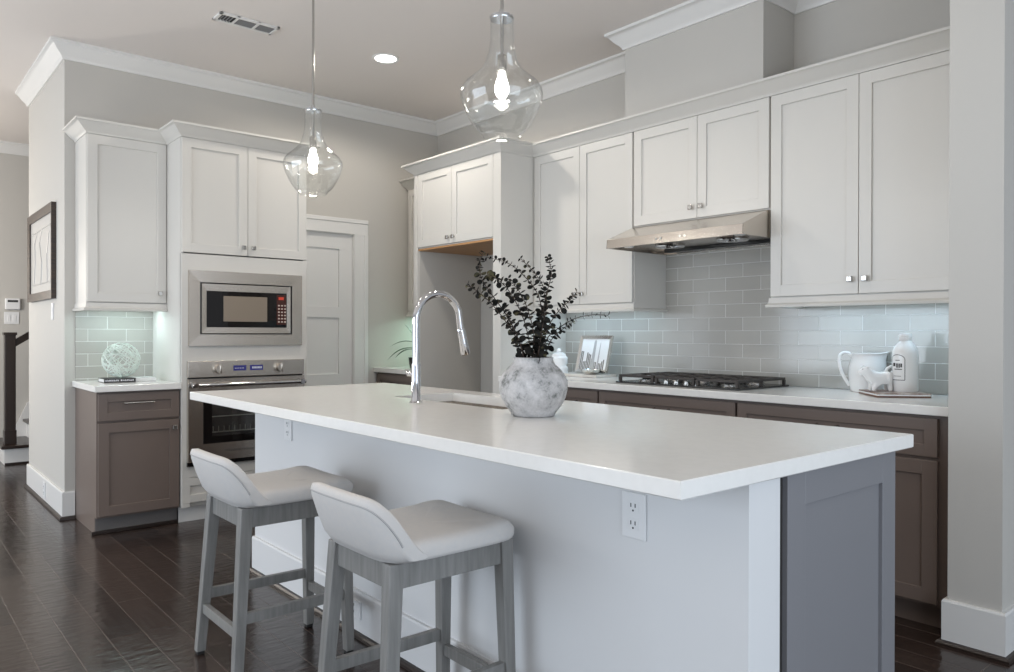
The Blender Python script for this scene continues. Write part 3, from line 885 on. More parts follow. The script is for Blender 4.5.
# island top with sink cut-out
sx0, sx1, sy0, sy1 = 2.60, 3.365, -2.065, -1.735
ctop = thing('island_countertop', 'large white quartz countertop of the island', 'countertop', (3.2, -2.15, .876))
bm = bmesh.new()
def rect(z, x0, x1, y0, y1): return [bm.verts.new((x, y, z)) for x, y in ((x0, y0), (x1, y0), (x1, y1), (x0, y1))]
z0, z1 = .8755, .914
b_ = .0025
rb = rect(z0, IX0 + b_, IX1 - b_, IY0 + b_, IY1 - b_); r1_ = rect(z0 + b_, IX0, IX1, IY0, IY1); r2_ = rect(z1 - b_, IX0, IX1, IY0, IY1); rt_ = rect(z1, IX0 + b_, IX1 - b_, IY0 + b_, IY1 - b_)
st = rect(z1, sx0, sx1, sy0, sy1); sb = rect(z0, sx0, sx1, sy0, sy1)
for A, B in ((rb, r1_), (r1_, r2_), (r2_, rt_), (rt_, st), (st, sb), (sb, rb)):
    for i in range(4):
        j = (i + 1) % 4; bm.faces.new((A[i], A[j], B[j], B[i]))
mb = MB(); bm.verts.index_update()
mb.raw([v_.co for v_ in bm.verts], [tuple(v_.index for v_ in f.verts) for f in bm.faces]); bm.free()
mb.build('slab', 'quartz', ctop)
sk = thing('sink', 'stainless undermount sink in the island countertop', 'sink', (2.98, -1.9, .66))
mb = MB()
def bowl(x0, x1, y0, y1, zt, zb, th):
    O = [(x0 - th, y0 - th), (x1 + th, y0 - th), (x1 + th, y1 + th), (x0 - th, y1 + th)]
    I = [(x0, y0), (x1, y0), (x1, y1), (x0, y1)]
    I2 = [(x0 + .01, y0 + .01), (x1 - .01, y0 + .01), (x1 - .01, y1 - .01), (x0 + .01, y1 - .01)]
    P = [(x, y, zb - th) for x, y in O] + [(x, y, zt) for x, y in O] + [(x, y, zt) for x, y in I] + [(x, y, zb) for x, y in I2]
    Q = [(3, 2, 1, 0), (12, 13, 14, 15)]
    for i in range(4):
        j = (i + 1) % 4
        Q += [(i, j, 4 + j, 4 + i), (4 + i, 4 + j, 8 + j, 8 + i), (8 + i, 8 + j, 12 + j, 12 + i)]
    mb.raw(P, Q)
bowl(sx0 - .004, sx1 + .004, sy0 - .004, sy1 + .004, .8748, .68, .006)
mb.build('basin', 'steel', sk)
MB().lathe([(.0001, .6865), (.012, .6855), (.04, .6840), (.045, .6805), (.0001, .6805)], (2.98, -1.9, 0), 24).build('drain', 'chrome', sk, 40)

fa = thing('kitchen_faucet', 'tall chrome gooseneck pull-down faucet on the island', 'faucet', (2.94, -2.172, .914))
fxx, fyy = 2.94, -2.172
MB().lathe([(.0001, .9142), (.027, .9142), (.028, .918), (.022, .922), (.019, .926), (.019, 1.075), (.0001, 1.075)], (fxx, fyy, 0), 28).build('base', 'chrome', fa, 40)
pts = [(fxx, fyy, 1.0), (fxx, fyy, 1.15), (fxx, fyy, 1.255)]
R_ = .112
for k in range(1, 15):
    an = pi * k / 16
    pts.append((fxx, fyy + R_ - R_ * cos(an), 1.255 + R_ * sin(an)))
pts += [(fxx, fyy + 2 * R_ + .002, 1.225), (fxx, fyy + 2 * R_ + .006, 1.215)]
MB().tube(pts, .0155, 16).build('spout', 'chrome', fa, 60)
e = Vector(pts[-1]); dv = Vector((0, .012, -.05)).normalized()
MB().tube([e - dv * .005, e, e + dv * .004, e + dv * .055, e + dv * .105, e + dv * .11], [.0165, .018, .018, .0185, .0205, .017], 18).build('spray_head', 'chrome', fa, 40)
mb = MB(); hq = Vector((fxx, fyy, 1.035)); hv = Vector((-.647, -.762, 0)); mb.cyl(hq + hv * .014, hq + hv * .036, .011, 16); mb.tube([hq + hv * .034, hq + hv * .042 + Vector((-.02, .02, .004)), hq + hv * .050 + Vector((-.06, .05, .012))], [.007, .006, .005], 10)
mb.build('handle', 'chrome', fa, 40)


def outlet(label, T, u, z, wd=.078, ht=.118, kind='outlet'):
    o = thing('power_outlet' if kind == 'outlet' else 'light_switch', label, 'outlet' if kind == 'outlet' else 'light switch', T((u, 0, z)), 'electrical plates')
    MB(T).box(u - wd / 2, u + wd / 2, .0003, .006, z - ht / 2, z + ht / 2, .002).build('plate', 'plate', o)
    if kind == 'outlet':
        for s in (-1, 1):
            zz = z + s * ht * .19
            MB(T).box(u - wd * .21, u + wd * .21, .0055, .0072, zz - ht * .13, zz + ht * .13, .001).build('receptacle', 'plate', o)
            mb = MB(T)
            for q in (-1, 1): mb.box(u + q * wd * .09 - .0014, u + q * wd * .09 + .0014, .007, .0078, zz - .001, zz + .009)
            disc(mb, u, zz - .009, .007, .0078, .0028, .0028, 10)
            mb.build('slot', 'slot', o)
    else:
        n_ = max(1, round(wd / .055))
        for i in range(n_):
            uu = u + (i - (n_ - 1) / 2) * .046
            MB(T).box(uu - .014, uu + .014, .0055, .009, z - .032, z + .032, .002).build('rocker', 'plate', o)
    return o
TI = fy(IB)
outlet('white outlet on the island front just under the counter overhang near the corner', TI, 4.290, .735)
outlet('white outlet on the island front beyond the far bar stool', TI, 2.212, .757, .08, .11)
outlet('small outlet set in the island baseboard behind the stools', fy(IB - .016), 2.86, .105, .115, .07)
outlet('white outlet in the left baseboard near the stairs', fy(WY - .016), -.60, .095, .07, .11)
outlet('white switch plate on the wall end below the framed print', fy(WY), -.386, 1.345, .07, .115, 'switch')

# ------------------------------------------------------------------ bar stools


def make_stool(label, loc):
    s = thing('bar_stool', label, 'bar stool', loc, 'bar stools at the island')
    X, Y = loc[0], loc[1]
    zt = .600
    legs = []
    for sx, sy in ((-1, -1), (1, -1), (-1, 1), (1, 1)):
        tx, ty = X + sx * .150, Y + sy * .188
        bx, by = X + sx * (.183 if sy < 0 else .168), Y + (-.230 if sy < 0 else .200)
        mb = MB()
        P = []
        h0, h1 = .0165, .0215
        for cx_, cy_, hh, z in ((bx, by, h0, .012), (tx, ty, h1, zt)):
            P += [(cx_ - hh, cy_ - hh, z), (cx_ + hh, cy_ - hh, z), (cx_ + hh, cy_ + hh, z), (cx_ - hh, cy_ + hh, z)]
        mb.hexa(P)
        lg = mb.build('leg', 'greywood', s)
        bv = lg.modifiers.new('edge', 'BEVEL'); bv.width = .003; bv.segments = 2
        MB().box(bx - .013, bx + .013, by - .013, by + .013, 0, .0125, .002).build('foot_pad', 'rubber', lg)
        legs.append((sx, sy))
    def pos(sx, sy, z):
        k = (z - .012) / (zt - .012)
        b_x = .183 if sy < 0 else .168; b_y = .230 if sy < 0 else .200
        return X + sx * (b_x + (.150 - b_x) * k), Y + sy * (b_y + (.188 - b_y) * k)
    # aprons
    for sy in (-1, 1):
        yc = Y + sy * .190
        MB().box(X - .135, X + .135, yc - .011, yc + .011, .530, .602, .002).build('apron', 'greywood', s)
    for sx in (-1, 1):
        xc = X + sx * .152
        MB().box(xc - .011, xc + .011, Y - .172, Y + .172, .530, .602, .002).build('apron', 'greywood', s)
    for sx, z in ((-1, .225), (1, .225)):
        x_, y_ = pos(sx, 1, z)
        xr_, yr_ = pos(sx, -1, z)
        MB().hexa([(xr_ - .010, yr_ + .010, z - .018), (xr_ + .010, yr_ + .010, z - .018), (x_ + .010, y_ - .010, z - .018), (x_ - .010, y_ - .010, z - .018), (xr_ - .010, yr_ + .010, z + .018), (xr_ + .010, yr_ + .010, z + .018), (x_ + .010, y_ - .010, z + .018), (x_ - .010, y_ - .010, z + .018)]).build('stretcher', 'greywood', s)
    for sy, z in ((-1, .175), (1, .175)):
        x_, y_ = pos(1, sy, z)
        MB().box(2 * X - x_ + .010, x_ - .010, y_ - .010, y_ + .010, z - .018, z + .018, .002).build('stretcher', 'greywood', s)
    # seat pad
    def sup(a, b, n_, th):
        c_, s_ = cos(th), sin(th)
        return (a * math.copysign(abs(c_) ** (2 / n_), c_), b * math.copysign(abs(s_) ** (2 / n_), s_))
    N = 56
    rings = [(.93, .601), (.985, .604), (1.0, .614), (1.0, .628), (.985, .640), (.94, .650), (.84, .657), (.6, .660), (.3, .659)]
    P = []; Q = []
    cy_ = Y + .008
    for k, z in rings:
        for j in range(N):
            th = 2 * pi * j / N
            u, v_ = sup(.200 * k if k < .9 else .200 - (1 - k) * .20, .232 * k if k < .9 else .232 - (1 - k) * .20, 5.0, th)
            dz = 0
            if z > .63: dz = -.012 * (1 - (u / .2) ** 2) * (1 if v_ < .05 else .6) + .010 * math.exp(-((v_ - .16) / .06) ** 2) - .012 * max(0, (v_ - .17) / .06)
            P.append((X + u, cy_ + v_, z + dz))
    m_ = len(rings)
    for i in range(m_ - 1):
        for j in range(N):
            k = (j + 1) % N; Q.append((i * N + j, i * N + k, (i + 1) * N + k, (i + 1) * N + j))
    Q.append(tuple(range(N - 1, -1, -1)))
    P.append((X, cy_, .648)); ce = len(P) - 1
    for j in range(N): Q.append(((m_ - 1) * N + j, (m_ - 1) * N + (j + 1) % N, ce))
    MB().raw(P, Q).build('seat', 'fabric', s, 70)
    # low wrap-around back
    P = []; Q = []
    NU = 37
    pipe = []
    sec_n = 14
    for i in range(NU):
        q = -1 + 2 * i / (NU - 1)
        u = math.sin(q * pi / 2)
        au = abs(u)
        hgt = .048 + .136 * max(0, 1 - au ** 9) ** .75
        th_ = .058 * (1 - .35 * au ** 6)
        wrap = .050 * au ** 5
        x = X + u * .206
        zb = .596 + .014 * au ** 7
        ring_ = []
        yr = Y - .232 + wrap
        for k in range(sec_n):
            an = 2 * pi * k / sec_n
            # superellipse section in (depth, height)
            sv, sw = sup(.5, .5, 3.2, an)
            d_ = sv + .5; hh = sw + .5
            lean = -.068 * hh * (hgt / .185)
            # seat-side toe flares into the pad at the bottom
            flare = .045 * (1 - hh) ** 2 * d_
            ring_.append((x, yr + lean + d_ * th_ + flare, zb + hh * hgt))
        P += ring_
        pipe.append(tuple(Vector(ring_[5]) * .7 + Vector(ring_[6]) * .3))
    for i in range(NU - 1):
        for k in range(sec_n):
            k2 = (k + 1) % sec_n
            Q.append((i * sec_n + k, i * sec_n + k2, (i + 1) * sec_n + k2, (i + 1) * sec_n + k))
    Q.append(tuple(range(sec_n))); Q.append(tuple((NU - 1) * sec_n + k for k in range(sec_n - 1, -1, -1)))
    bk = MB().raw(P, Q).build('backrest', 'fabric', s, 70)
    MB().tube(pipe, .0028, 6).build('piping', 'piping', bk, 60)
    return s
make_stool('upholstered grey-legged bar stool nearer the camera, in front of the island', (3.705, -2.660, 0))
make_stool('upholstered grey-legged bar stool farther along, nearest the oven tower', (2.838, -2.715, 0))

# ------------------------------------------------------------------ vase and eucalyptus
VX, VY = 3.598, -2.118
v = thing('vase', 'round weathered whitewashed pottery vase on the island', 'vase', (VX, VY, .914))
prof = [(.0001, .9145), (.070, .9145), (.076, .918), (.079, .926), (.098, .950), (.113, .978), (.1205, 1.008), (.1195, 1.035), (.110, 1.058), (.092, 1.080), (.077, 1.093), (.071, 1.103), (.069, 1.112), (.071, 1.118),
        (.065, 1.119), (.062, 1.108), (.066, 1.092), (.083, 1.072), (.10, 1.045), (.105, 1.0), (.09, .95), (.06, .93), (.0001, .928)]
MB().lathe(prof, (VX, VY, 0), 56).build('body', 'vase', v, 50)
MB().lathe([(.0001, 1.065), (.075, 1.065), (.070, 1.078), (.0001, 1.081)], (VX, VY, 0), 24).build('filler', 'stem', v)

LAT = Vector((sin(YAW), cos(YAW), 0)); DEP = Vector((-cos(YAW), sin(YAW), 0))
V0 = Vector((VX, VY, 0))
def W(a, b, h_): return V0 + LAT * a + DEP * b + Vector((0, 0, h_))

def bez(pts, n=24):
    """Catmull-Rom through pts"""
    P = [Vector(p) for p in pts]; P = [P[0] * 2 - P[1]] + P + [P[-1] * 2 - P[-2]]
    out = []
    for i in range(1, len(P) - 2):
        for k in range(n):
            t = k / n
            a, b, c, d = P[i - 1], P[i], P[i + 1], P[i + 2]
            out.append(.5 * ((2 * b) + (c - a) * t + (2 * a - 5 * b + 4 * c - d) * t * t + (3 * b - a - 3 * c + d) * t ** 3))
    out.append(P[-2]); return out

random.seed(11)


def leaf(mb, p, dirv, nrm, ln, wd, cup=.18):
    d_ = dirv.normalized(); s_ = d_.cross(nrm)
    if s_.length < 1e-4: s_ = d_.orthogonal()
    s_.normalize(); n_ = s_.cross(d_)
    P = [p, p + d_ * ln * .5 - n_ * ln * cup]
    m = 8
    rim = []
    for k in range(m):
        a = 2 * pi * k / m
        q = p + d_ * (ln * (.5 - .5 * cos(a))) + s_ * (wd * .5 * sin(a) * (1 if k != 4 else 1)) + n_ * (abs(sin(a)) * wd * .12)
        rim.append(q)
    P = [p + d_ * ln * .5 - n_ * ln * cup * .5] + rim
    mb.raw(P, [(0, 1 + k, 1 + (k + 1) % m) for k in range(m)], False)


def sprig(label, ctrl, size, pairs, thin=False):
    ctrl = [Vector((p.x, p.y, B + (p.z - B) * .94)) for p in ctrl]
    c = bez(ctrl, 20)
    s = thing('eucalyptus_sprig', label, 'sprig', tuple(c[0]), 'dried eucalyptus sprigs in the vase')
    n = len(c)
    MB().tube(c[::3] + [c[-1]], [.0022 - .0012 * i / (len(c[::3])) for i in range(len(c[::3]) + 1)], 6).build('stem', 'stem', s, 60)
    mb = MB()
    for k in range(pairs):
        t = .06 + .94 * k / (pairs - 1) if pairs > 1 else 1
        i = min(n - 1, int(t * (n - 1)))
        tan = (c[min(n - 1, i + 1)] - c[max(0, i - 1)]).normalized()
        roll = k * pi / 2 + random.uniform(-.5, .5)
        side = tan.cross(Vector((0.3, 0.2, 1))); side.normalize(); side = Matrix.Rotation(roll, 3, tan) @ side
        ln = size * (1.02 - .45 * t) * random.uniform(.85, 1.25)
        for sg in (-1, 1):
            dv = side * sg * 1.0 + tan * random.uniform(-.1, .5)
            nr = tan * .55 + Vector((random.gauss(0, .6), random.gauss(0, .6), random.gauss(0, .6)))
            if thin: leaf(mb, c[i] + side * sg * .001, side * sg * .9 + tan * .2, nr, ln, ln * .28)
            else: leaf(mb, c[i] + side * sg * .001, dv, nr, ln, ln * .92)
    mb.build('foliage', 'leaf', s, 80)
    return s
B = 1.10
sprig('eucalyptus sprig leaning lowest to the far left of the vase', [W(-.02, 0, B), W(-.07, .01, 1.21), W(-.14, .02, 1.31), W(-.185, .03, 1.355), W(-.235, .04, 1.395)], .026, 24)
sprig('eucalyptus sprig rising upright at the upper left with a hooked tip', [W(-.02, .01, B), W(-.08, .03, 1.25), W(-.15, .05, 1.36), W(-.185, .05, 1.42), W(-.190, .05, 1.475), W(-.178, .05, 1.515)], .026, 22)
sprig('eucalyptus sprig arching left in a long curve over the others', [W(.01, .02, B), W(.03, .04, 1.27), W(.015, .05, 1.36), W(-.035, .06, 1.43), W(-.09, .06, 1.475), W(-.165, .06, 1.498)], .022, 26)
sprig('eucalyptus sprig pointing up just left of the vase centre', [W(0, -.02, B), W(.035, -.02, 1.27), W(.035, -.02, 1.37), W(.005, -.01, 1.43), W(-.045, -.01, 1.485)], .022, 22)
sprig('tallest straight eucalyptus sprig above the right of the vase', [W(.01, 0, B), W(.03, -.02, 1.27), W(.045, -.03, 1.36), W(.060, -.03, 1.42), W(.056, -.03, 1.462), W(.048, -.03, 1.492)], .024, 24)
sprig('eucalyptus sprig leaning right towards the cabinet knobs', [W(.02, -.01, B), W(.045, -.03, 1.22), W(.085, -.04, 1.29), W(.12, -.04, 1.325), W(.148, -.04, 1.36)], .026, 18)
sprig('thin eucalyptus sprig reaching farthest right with needle-like leaves', [W(.02, .02, B), W(.05, .03, 1.19), W(.10, .04, 1.235), W(.15, .05, 1.265), W(.21, .06, 1.279), W(.272, .07, 1.278)], .022, 20, True)
sprig('eucalyptus sprig bushing out low on the right above the vase rim', [W(.03, 0, B), W(.06, 0, 1.18), W(.10, .01, 1.222), W(.138, .01, 1.25)], .026, 12)
sprig('eucalyptus sprig fanning left in the middle of the bunch', [W(0, .03, B), W(-.03, .04, 1.25), W(-.08, .05, 1.36), W(-.13, .05, 1.415), W(-.165, .05, 1.43)], .028, 24)
sprig('full-leaved eucalyptus sprig in the centre of the bunch', [W(0, -.03, B), W(.0, -.04, 1.2), W(-.02, -.05, 1.29), W(-.05, -.05, 1.36), W(-.09, -.05, 1.41)], .030, 22)
sprig('short leafy eucalyptus sprig at the front of the vase mouth', [W(.01, -.05, B), W(.02, -.06, 1.17), W(.03, -.065, 1.24), W(.045, -.07, 1.31)], .032, 16)
sprig('short drooping eucalyptus sprig over the left of the vase rim', [W(-.03, -.02, B), W(-.05, -.03, 1.18), W(-.075, -.03, 1.24), W(-.10, -.03, 1.30)], .030, 16)

# ------------------------------------------------------------------ things on the long counter
CT = .9145
o = thing('ceramic_canister', 'tiered white ceramic canister behind the vase', 'canister', (1.80, -.24, CT))
MB().lathe([(.0001, CT), (.060, CT), (.062, CT + .01), (.062, CT + .055), (.052, CT + .065), (.052, CT + .07), (.060, CT + .08), (.060, CT + .12), (.050, CT + .13), (.0001, CT + .13)], o.location * Vector((1, 1, 0)) if False else (1.80, -.24, 0), 32).build('body', 'ceramic', o, 40)
mb = MB(); mb.lathe([(.0001, CT + .13), (.050, CT + .13), (.046, CT + .145), (.028, CT + .155), (.0001, CT + .158)], (1.80, -.24, 0), 28); mb.ball((1.80, -.24, CT + .168), .016, 14, 8)
mb.build('lid', 'ceramic', o, 40)

tag(MB().box(1.80, 2.20, -.30, -.10, CT, CT + .018, .003).build('stone_slab', 'marble'), 'low pale stone slab under the silver photo frame', 'slab')
z_ = CT + .0185
fr = thing('photo_frame', 'silver photo frame with a black and white city view leaning on the tiles', 'photo frame', (2.03, -.17, z_))
ang = radians(14)
def FT(p):  # u along x from centre, d outward, h up the leaning frame
    u, d_, h_ = p
    return (2.055 + u, -.185 - d_ * cos(ang) + h_ * sin(ang), z_ + .004 + h_ * cos(ang) + d_ * sin(ang))
fwid, fh = .145, .255
mb = MB(FT); ring(mb, -fwid, fwid, 0, fh, -fwid + .022, fwid - .022, .022, fh - .022, 0, .014, .010)
mb.build('frame', 'silver', fr)
MB(FT).box(-fwid + .02, fwid - .02, .001, .006, .02, fh - .02).build('picture', 'photo', fr)
mb = MB(FT)
for a, b, h0, h1 in ((-.02, .012, .02, .215), (.035, .052, .02, .20)): mb.prism([(a, h0), (b, h0), (b - .006, h1), ((a + b) / 2, h1 + .012), (a + .006, h1)], .0055, .0066, 'y')
mb.build('picture_tower', 'photomid', fr)
mb = MB(FT); random.seed(2)
for k in range(16):
    a = -.12 + k * .014; hh = random.uniform(.05, .13) * (1 if k < 8 else .55)
    mb.box(a, a + .010, .0055, .0063, .021, .021 + hh)
mb.build('picture_skyline', 'photodark', fr)
sh = thing('silver_dish', 'small silver shell dish lying in front of the photo frame', 'dish', (2.12, -.265, CT + .018))
mb = MB()
mb.lathe([(.0001, .0185), (.035, .0185), (.058, .034), (.066, .050), (.062, .051), (.052, .037), (.030, .025), (.0001, .0235)], (2.12, -.262, CT), 28)
mb.build('bowl', 'silver', sh, 50)

# board with figurine and bottle, pitcher behind
bd = thing('serving_board', 'brown and white serving board at the right end of the counter', 'board', (4.01, -.22, CT))
Cb = Vector((4.011, -.215, 0)); e1 = Vector((.68, -.73, 0)); e2 = Vector((.63, .78, 0)); e1.normalize(); e2 = Vector((-e1.y, e1.x, 0))
def BT(p): q = Cb + e1 * p[0] + e2 * p[1]; return (q.x, q.y, p[2])
MB(BT).box(-.098, .150, -.115, .115, CT, CT + .007, .001).build('base', 'brownedge', bd)
MB(BT).box(-.097, .149, -.114, .114, CT + .007, CT + .0135).build('middle', 'ceramic', bd)
MB(BT).box(-.098, .150, -.115, .115, CT + .0135, CT + .019, .001).build('top', 'board', bd)
zb = CT + .0195
bt = thing('ceramic_bottle', 'tall white ceramic bottle with an arched black label', 'bottle', (4.095, -.205, zb))
bx, by = 4.066, -.20
MB().lathe([(.0001, zb), (.052, zb), (.056, zb + .006), (.056, zb + .170), (.054, zb + .190), (.044, zb + .214), (.030, zb + .230), (.025, zb + .238), (.0001, zb + .238)], (bx, by, 0), 40).build('body', 'ceramic', bt, 40)
MB().lathe([(.0001, zb + .239), (.027, zb + .239), (.028, zb + .243), (.028, zb + .252), (.0255, zb + .254), (.028, zb + .256), (.028, zb + .266), (.0255, zb + .270), (.0001, zb + .271)], (bx, by, 0), 32).build('cap', 'ceramic', bt, 40)
def cyl_map(th0, r_):
    def f(p):
        th = th0 + p[0] / .056
        return (bx + (r_ + p[1]) * cos(th), by + (r_ + p[1]) * sin(th), p[2])
    return f
TH = math.atan2(CAM.y - by, CAM.x - bx) - .62
mb = MB(cyl_map(TH, .056))
lw, lz0, lz1 = .034, zb + .055, zb + .150
path = [(-lw, lz0)]
for k in range(9): path.append((-lw, lz0 + (lz1 - lz0) * k / 8))
for k in range(1, 12):
    a = pi - pi * k / 12
    path.append((lw * cos(a), lz1 + .022 * sin(a)))
for k in range(9): path.append((lw, lz1 - (lz1 - lz0) * k / 8))
for k in range(1, 9): path.append((lw - 2 * lw * k / 8, lz0))
for i in range(len(path) - 1):
    (a, b), (c_, d_) = path[i], path[i + 1]
    tt = Vector((c_ - a, d_ - b)); 
    if tt.length < 1e-6: continue
    tt.normalize(); nn = Vector((-tt.y, tt.x)) * .0014
    mb.raw([(a + nn.x, .0004, b + nn.y), (c_ + nn.x, .0004, d_ + nn.y), (c_ - nn.x, .0004, d_ - nn.y), (a - nn.x, .0004, b - nn.y)], [(0, 1, 2, 3)])
mb.build('label_border', 'inkdark', bt)
mb = MB(cyl_map(TH, .056))
for a, b, z0, z1 in ((-.024, -.010, .118, .134), (-.006, -.001, .112, .132), (.001, .006, .112, .132), (.008, .013, .112, .132), (.015, .022, .114, .132), (-.016, .022, .103, .107), (-.010, .012, .145, .148), (-.018, .018, .072, .074)):
    for k in range(3):
        u0 = a + (b - a) * k / 3; u1 = a + (b - a) * (k + 1) / 3
        mb.raw([(u0, .0004, zb + z0), (u1, .0004, zb + z0), (u1, .0004, zb + z1), (u0, .0004, zb + z1)], [(0, 1, 2, 3)])
mb.build('label_print', 'inkdark', bt)

pt = thing('pitcher', 'white ceramic pitcher with a looped handle on the counter by the tiles', 'pitcher', (3.865, -.155, CT))
px, py = 3.848, -.102
prof = [(.0001, CT), (.072, CT), (.078, CT + .006), (.084, CT + .04), (.088, CT + .085), (.086, CT + .125), (.078, CT + .155), (.073, CT + .172), (.074, CT + .185), (.078, CT + .192),
        (.074, CT + .192), (.069, CT + .183), (.068, CT + .17), (.074, CT + .15), (.080, CT + .12), (.08, CT + .06), (.07, CT + .012), (.0001, CT + .010)]
P = []; Q = []; N = 40; hd = Vector((-LAT.x * .9 - .2, -LAT.y * .9, 0)); hd = Vector((-.85, -.53, 0)).normalized(); sd = -hd
for j in range(N):
    a = 2 * pi * j / N
    dv = Vector((cos(a), sin(a), 0)); k = max(0, dv.dot(sd)) ** 8
    for r_, z in prof:
        lip = .026 * k * max(0, (z - CT - .145) / .047)
        P.append(Vector((px, py, z + lip * .35)) + dv * (r_ + lip))
m_ = len(prof)
for j in range(N):
    k = (j + 1) % N
    for i in range(m_ - 1): Q.append((j * m_ + i, k * m_ + i, k * m_ + i + 1, j * m_ + i + 1))
MB().raw(P, Q).build('body', 'ceramic', pt, 50)
c0 = Vector((px, py, CT))
hp = [c0 + hd * .070 + Vector((0, 0, .178)), c0 + hd * .092 + Vector((0, 0, .194)), c0 + hd * .120 + Vector((0, 0, .188)), c0 + hd * .130 + Vector((0, 0, .160)), c0 + hd * .124 + Vector((0, 0, .115)), c0 + hd * .106 + Vector((0, 0, .070)), c0 + hd * .082 + Vector((0, 0, .030))]
MB().tube(bez(hp, 6), .0085, 10).build('handle', 'ceramic', pt, 60)

# small cow creamer
cw = thing('cow_creamer', 'small white ceramic cow-shaped creamer standing on the serving board', 'figurine', (3.98, -.27, zb))
q0 = Vector((3.985, -.275, zb)); ax = LAT.copy(); sdv = DEP.copy()
def CW(a, b, h_): return q0 + (ax * a + sdv * b + Vector((0, 0, h_))) * 1.15
mrot = Matrix((ax, sdv, Vector((0, 0, 1)))).transposed()
bm_ = bpy.data.meshes.new('skeleton')
joints = [(.0, 0, .058, .026), (.030, 0, .060, .025), (-.030, 0, .060, .025), (-.048, 0, .072, .019), (-.062, 0, .088, .016), (-.080, 0, .084, .012), (-.092, 0, .078, .009),
          (.032, -.014, .034, .011), (.034, -.015, .004, .009), (.032, .014, .034, .011), (.034, .015, .004, .009), (-.030, -.014, .034, .011), (-.032, -.015, .004, .009), (-.030, .014, .034, .011), (-.032, .015, .004, .009),
          (-.060, -.016, .102, .006), (-.060, -.026, .106, .004), (-.060, .016, .102, .006), (-.060, .026, .106, .004),
          (.048, 0, .074, .010), (.056, 0, .094, .007), (.046, 0, .108, .006), (.028, 0, .098, .006), (.022, 0, .082, .007)]
edges = [(0, 1), (0, 2), (2, 3), (3, 4), (4, 5), (5, 6), (1, 7), (7, 8), (1, 9), (9, 10), (2, 11), (11, 12), (2, 13), (13, 14), (4, 15), (15, 16), (4, 17), (17, 18), (1, 19), (19, 20), (20, 21), (21, 22), (22, 23)]
bm_.from_pydata([tuple(CW(a, b, h_) - q0) for a, b, h_, r_ in joints], edges, [])
ob = bpy.data.objects.new('skeleton', bm_); COL.objects.link(ob)
sm = ob.modifiers.new('skin', 'SKIN'); sm.use_smooth_shade = True
for i, j in enumerate(joints): bm_.skin_vertices[0].data[i].radius = (j[3] * 1.15, j[3] * 1.15)
bm_.skin_vertices[0].data[0].use_root = True
ss = ob.modifiers.new('sub', 'SUBSURF'); ss.levels = 2; ss.render_levels = 2
dg = bpy.context.evaluated_depsgraph_get()
me = bpy.data.meshes.new_from_object(ob.evaluated_get(dg))
bpy.data.objects.remove(ob, do_unlink=True)
off = q0 - cw.location
me.transform(Matrix.Translation(off)); me.materials.clear(); me.materials.append(MT['ceramic'])
zmin = min(v_.co.z for v_ in me.vertices); me.transform(Matrix.Translation((0, 0, -zmin + .0003)))
for p in me.polygons: p.use_smooth = True
o = bpy.data.objects.new('body', me); COL.objects.link(o); o.parent = cw
mb = MB()
for s in (-1, 1): mb.ball(CW(-.076, s * .0115, .090), .0022, 8, 6)
mb.build('eye', 'inkdark', cw, 60)

# potted plant in the corner
pl = thing('potted_plant', 'green leafy plant in a small black pot in the corner counter', 'plant', (.40, -.50, CT))
MB().lathe([(.0001, CT), (.038, CT), (.042, CT + .005), (.052, CT + .085), (.054, CT + .09), (.048, CT + .09), (.046, CT + .07), (.0001, CT + .068)], (.40, -.50, 0), 28).build('pot', 'black', pl, 40)
mb = MB()
def blade(p0, d_, ln, droop, wd):
    d_ = Vector(d_).normalized(); side = d_.cross(Vector((0, 0, 1))).normalized()
    P = []; Q = []
    n_ = 9
    for i in range(n_):
        t = i / (n_ - 1)
        c_ = Vector(p0) + d_ * ln * t + Vector((0, 0, -droop * t * t * ln))
        w_ = wd * sin(pi * min(1, .12 + .88 * t)) * .5 + .0008
        P += [c_ + side * w_ + Vector((0, 0, w_ * .35)), c_, c_ - side * w_ + Vector((0, 0, w_ * .35))]
    for i in range(n_ - 1):
        Q += [(3 * i, 3 * i + 1, 3 * i + 4, 3 * i + 3), (3 * i + 1, 3 * i + 2, 3 * i + 5, 3 * i + 4)]
    mb.raw(P, Q)
stp = Vector((.40, -.50, CT + .07))
L_ = -LAT
for hh, d_, ln, dr_, wd in ((.17, L_ * 1 + Vector((0, 0, .30)), .21, .45, .036), (.12, L_ + DEP * -.4 + Vector((0, 0, .25)), .235, .62, .044), (.11, L_ * .9 + DEP * .4 + Vector((0, 0, .2)), .19, .55, .040), (.20, L_ * .5 + Vector((0, 0, .9)), .18, .2, .034),
                            (.17, LAT * .6 - DEP * .6 + Vector((0, 0, .6)), .18, .5, .036), (.19, -DEP + Vector((0, 0, .8)), .18, .4, .036), (.20, LAT * .2 + DEP * .6 + Vector((0, 0, .9)), .15, .3, .034)):
    blade(stp + Vector((0, 0, hh - .03)), d_, ln, dr_, wd)
mb.build('leaves', 'green', pl, 60)
MB().tube([stp - Vector((0, 0, .02)), stp + Vector((.004, 0, .10)), stp + Vector((0, .003, .20))], [.006, .005, .003], 8).build('stem', 'green', pl, 50)

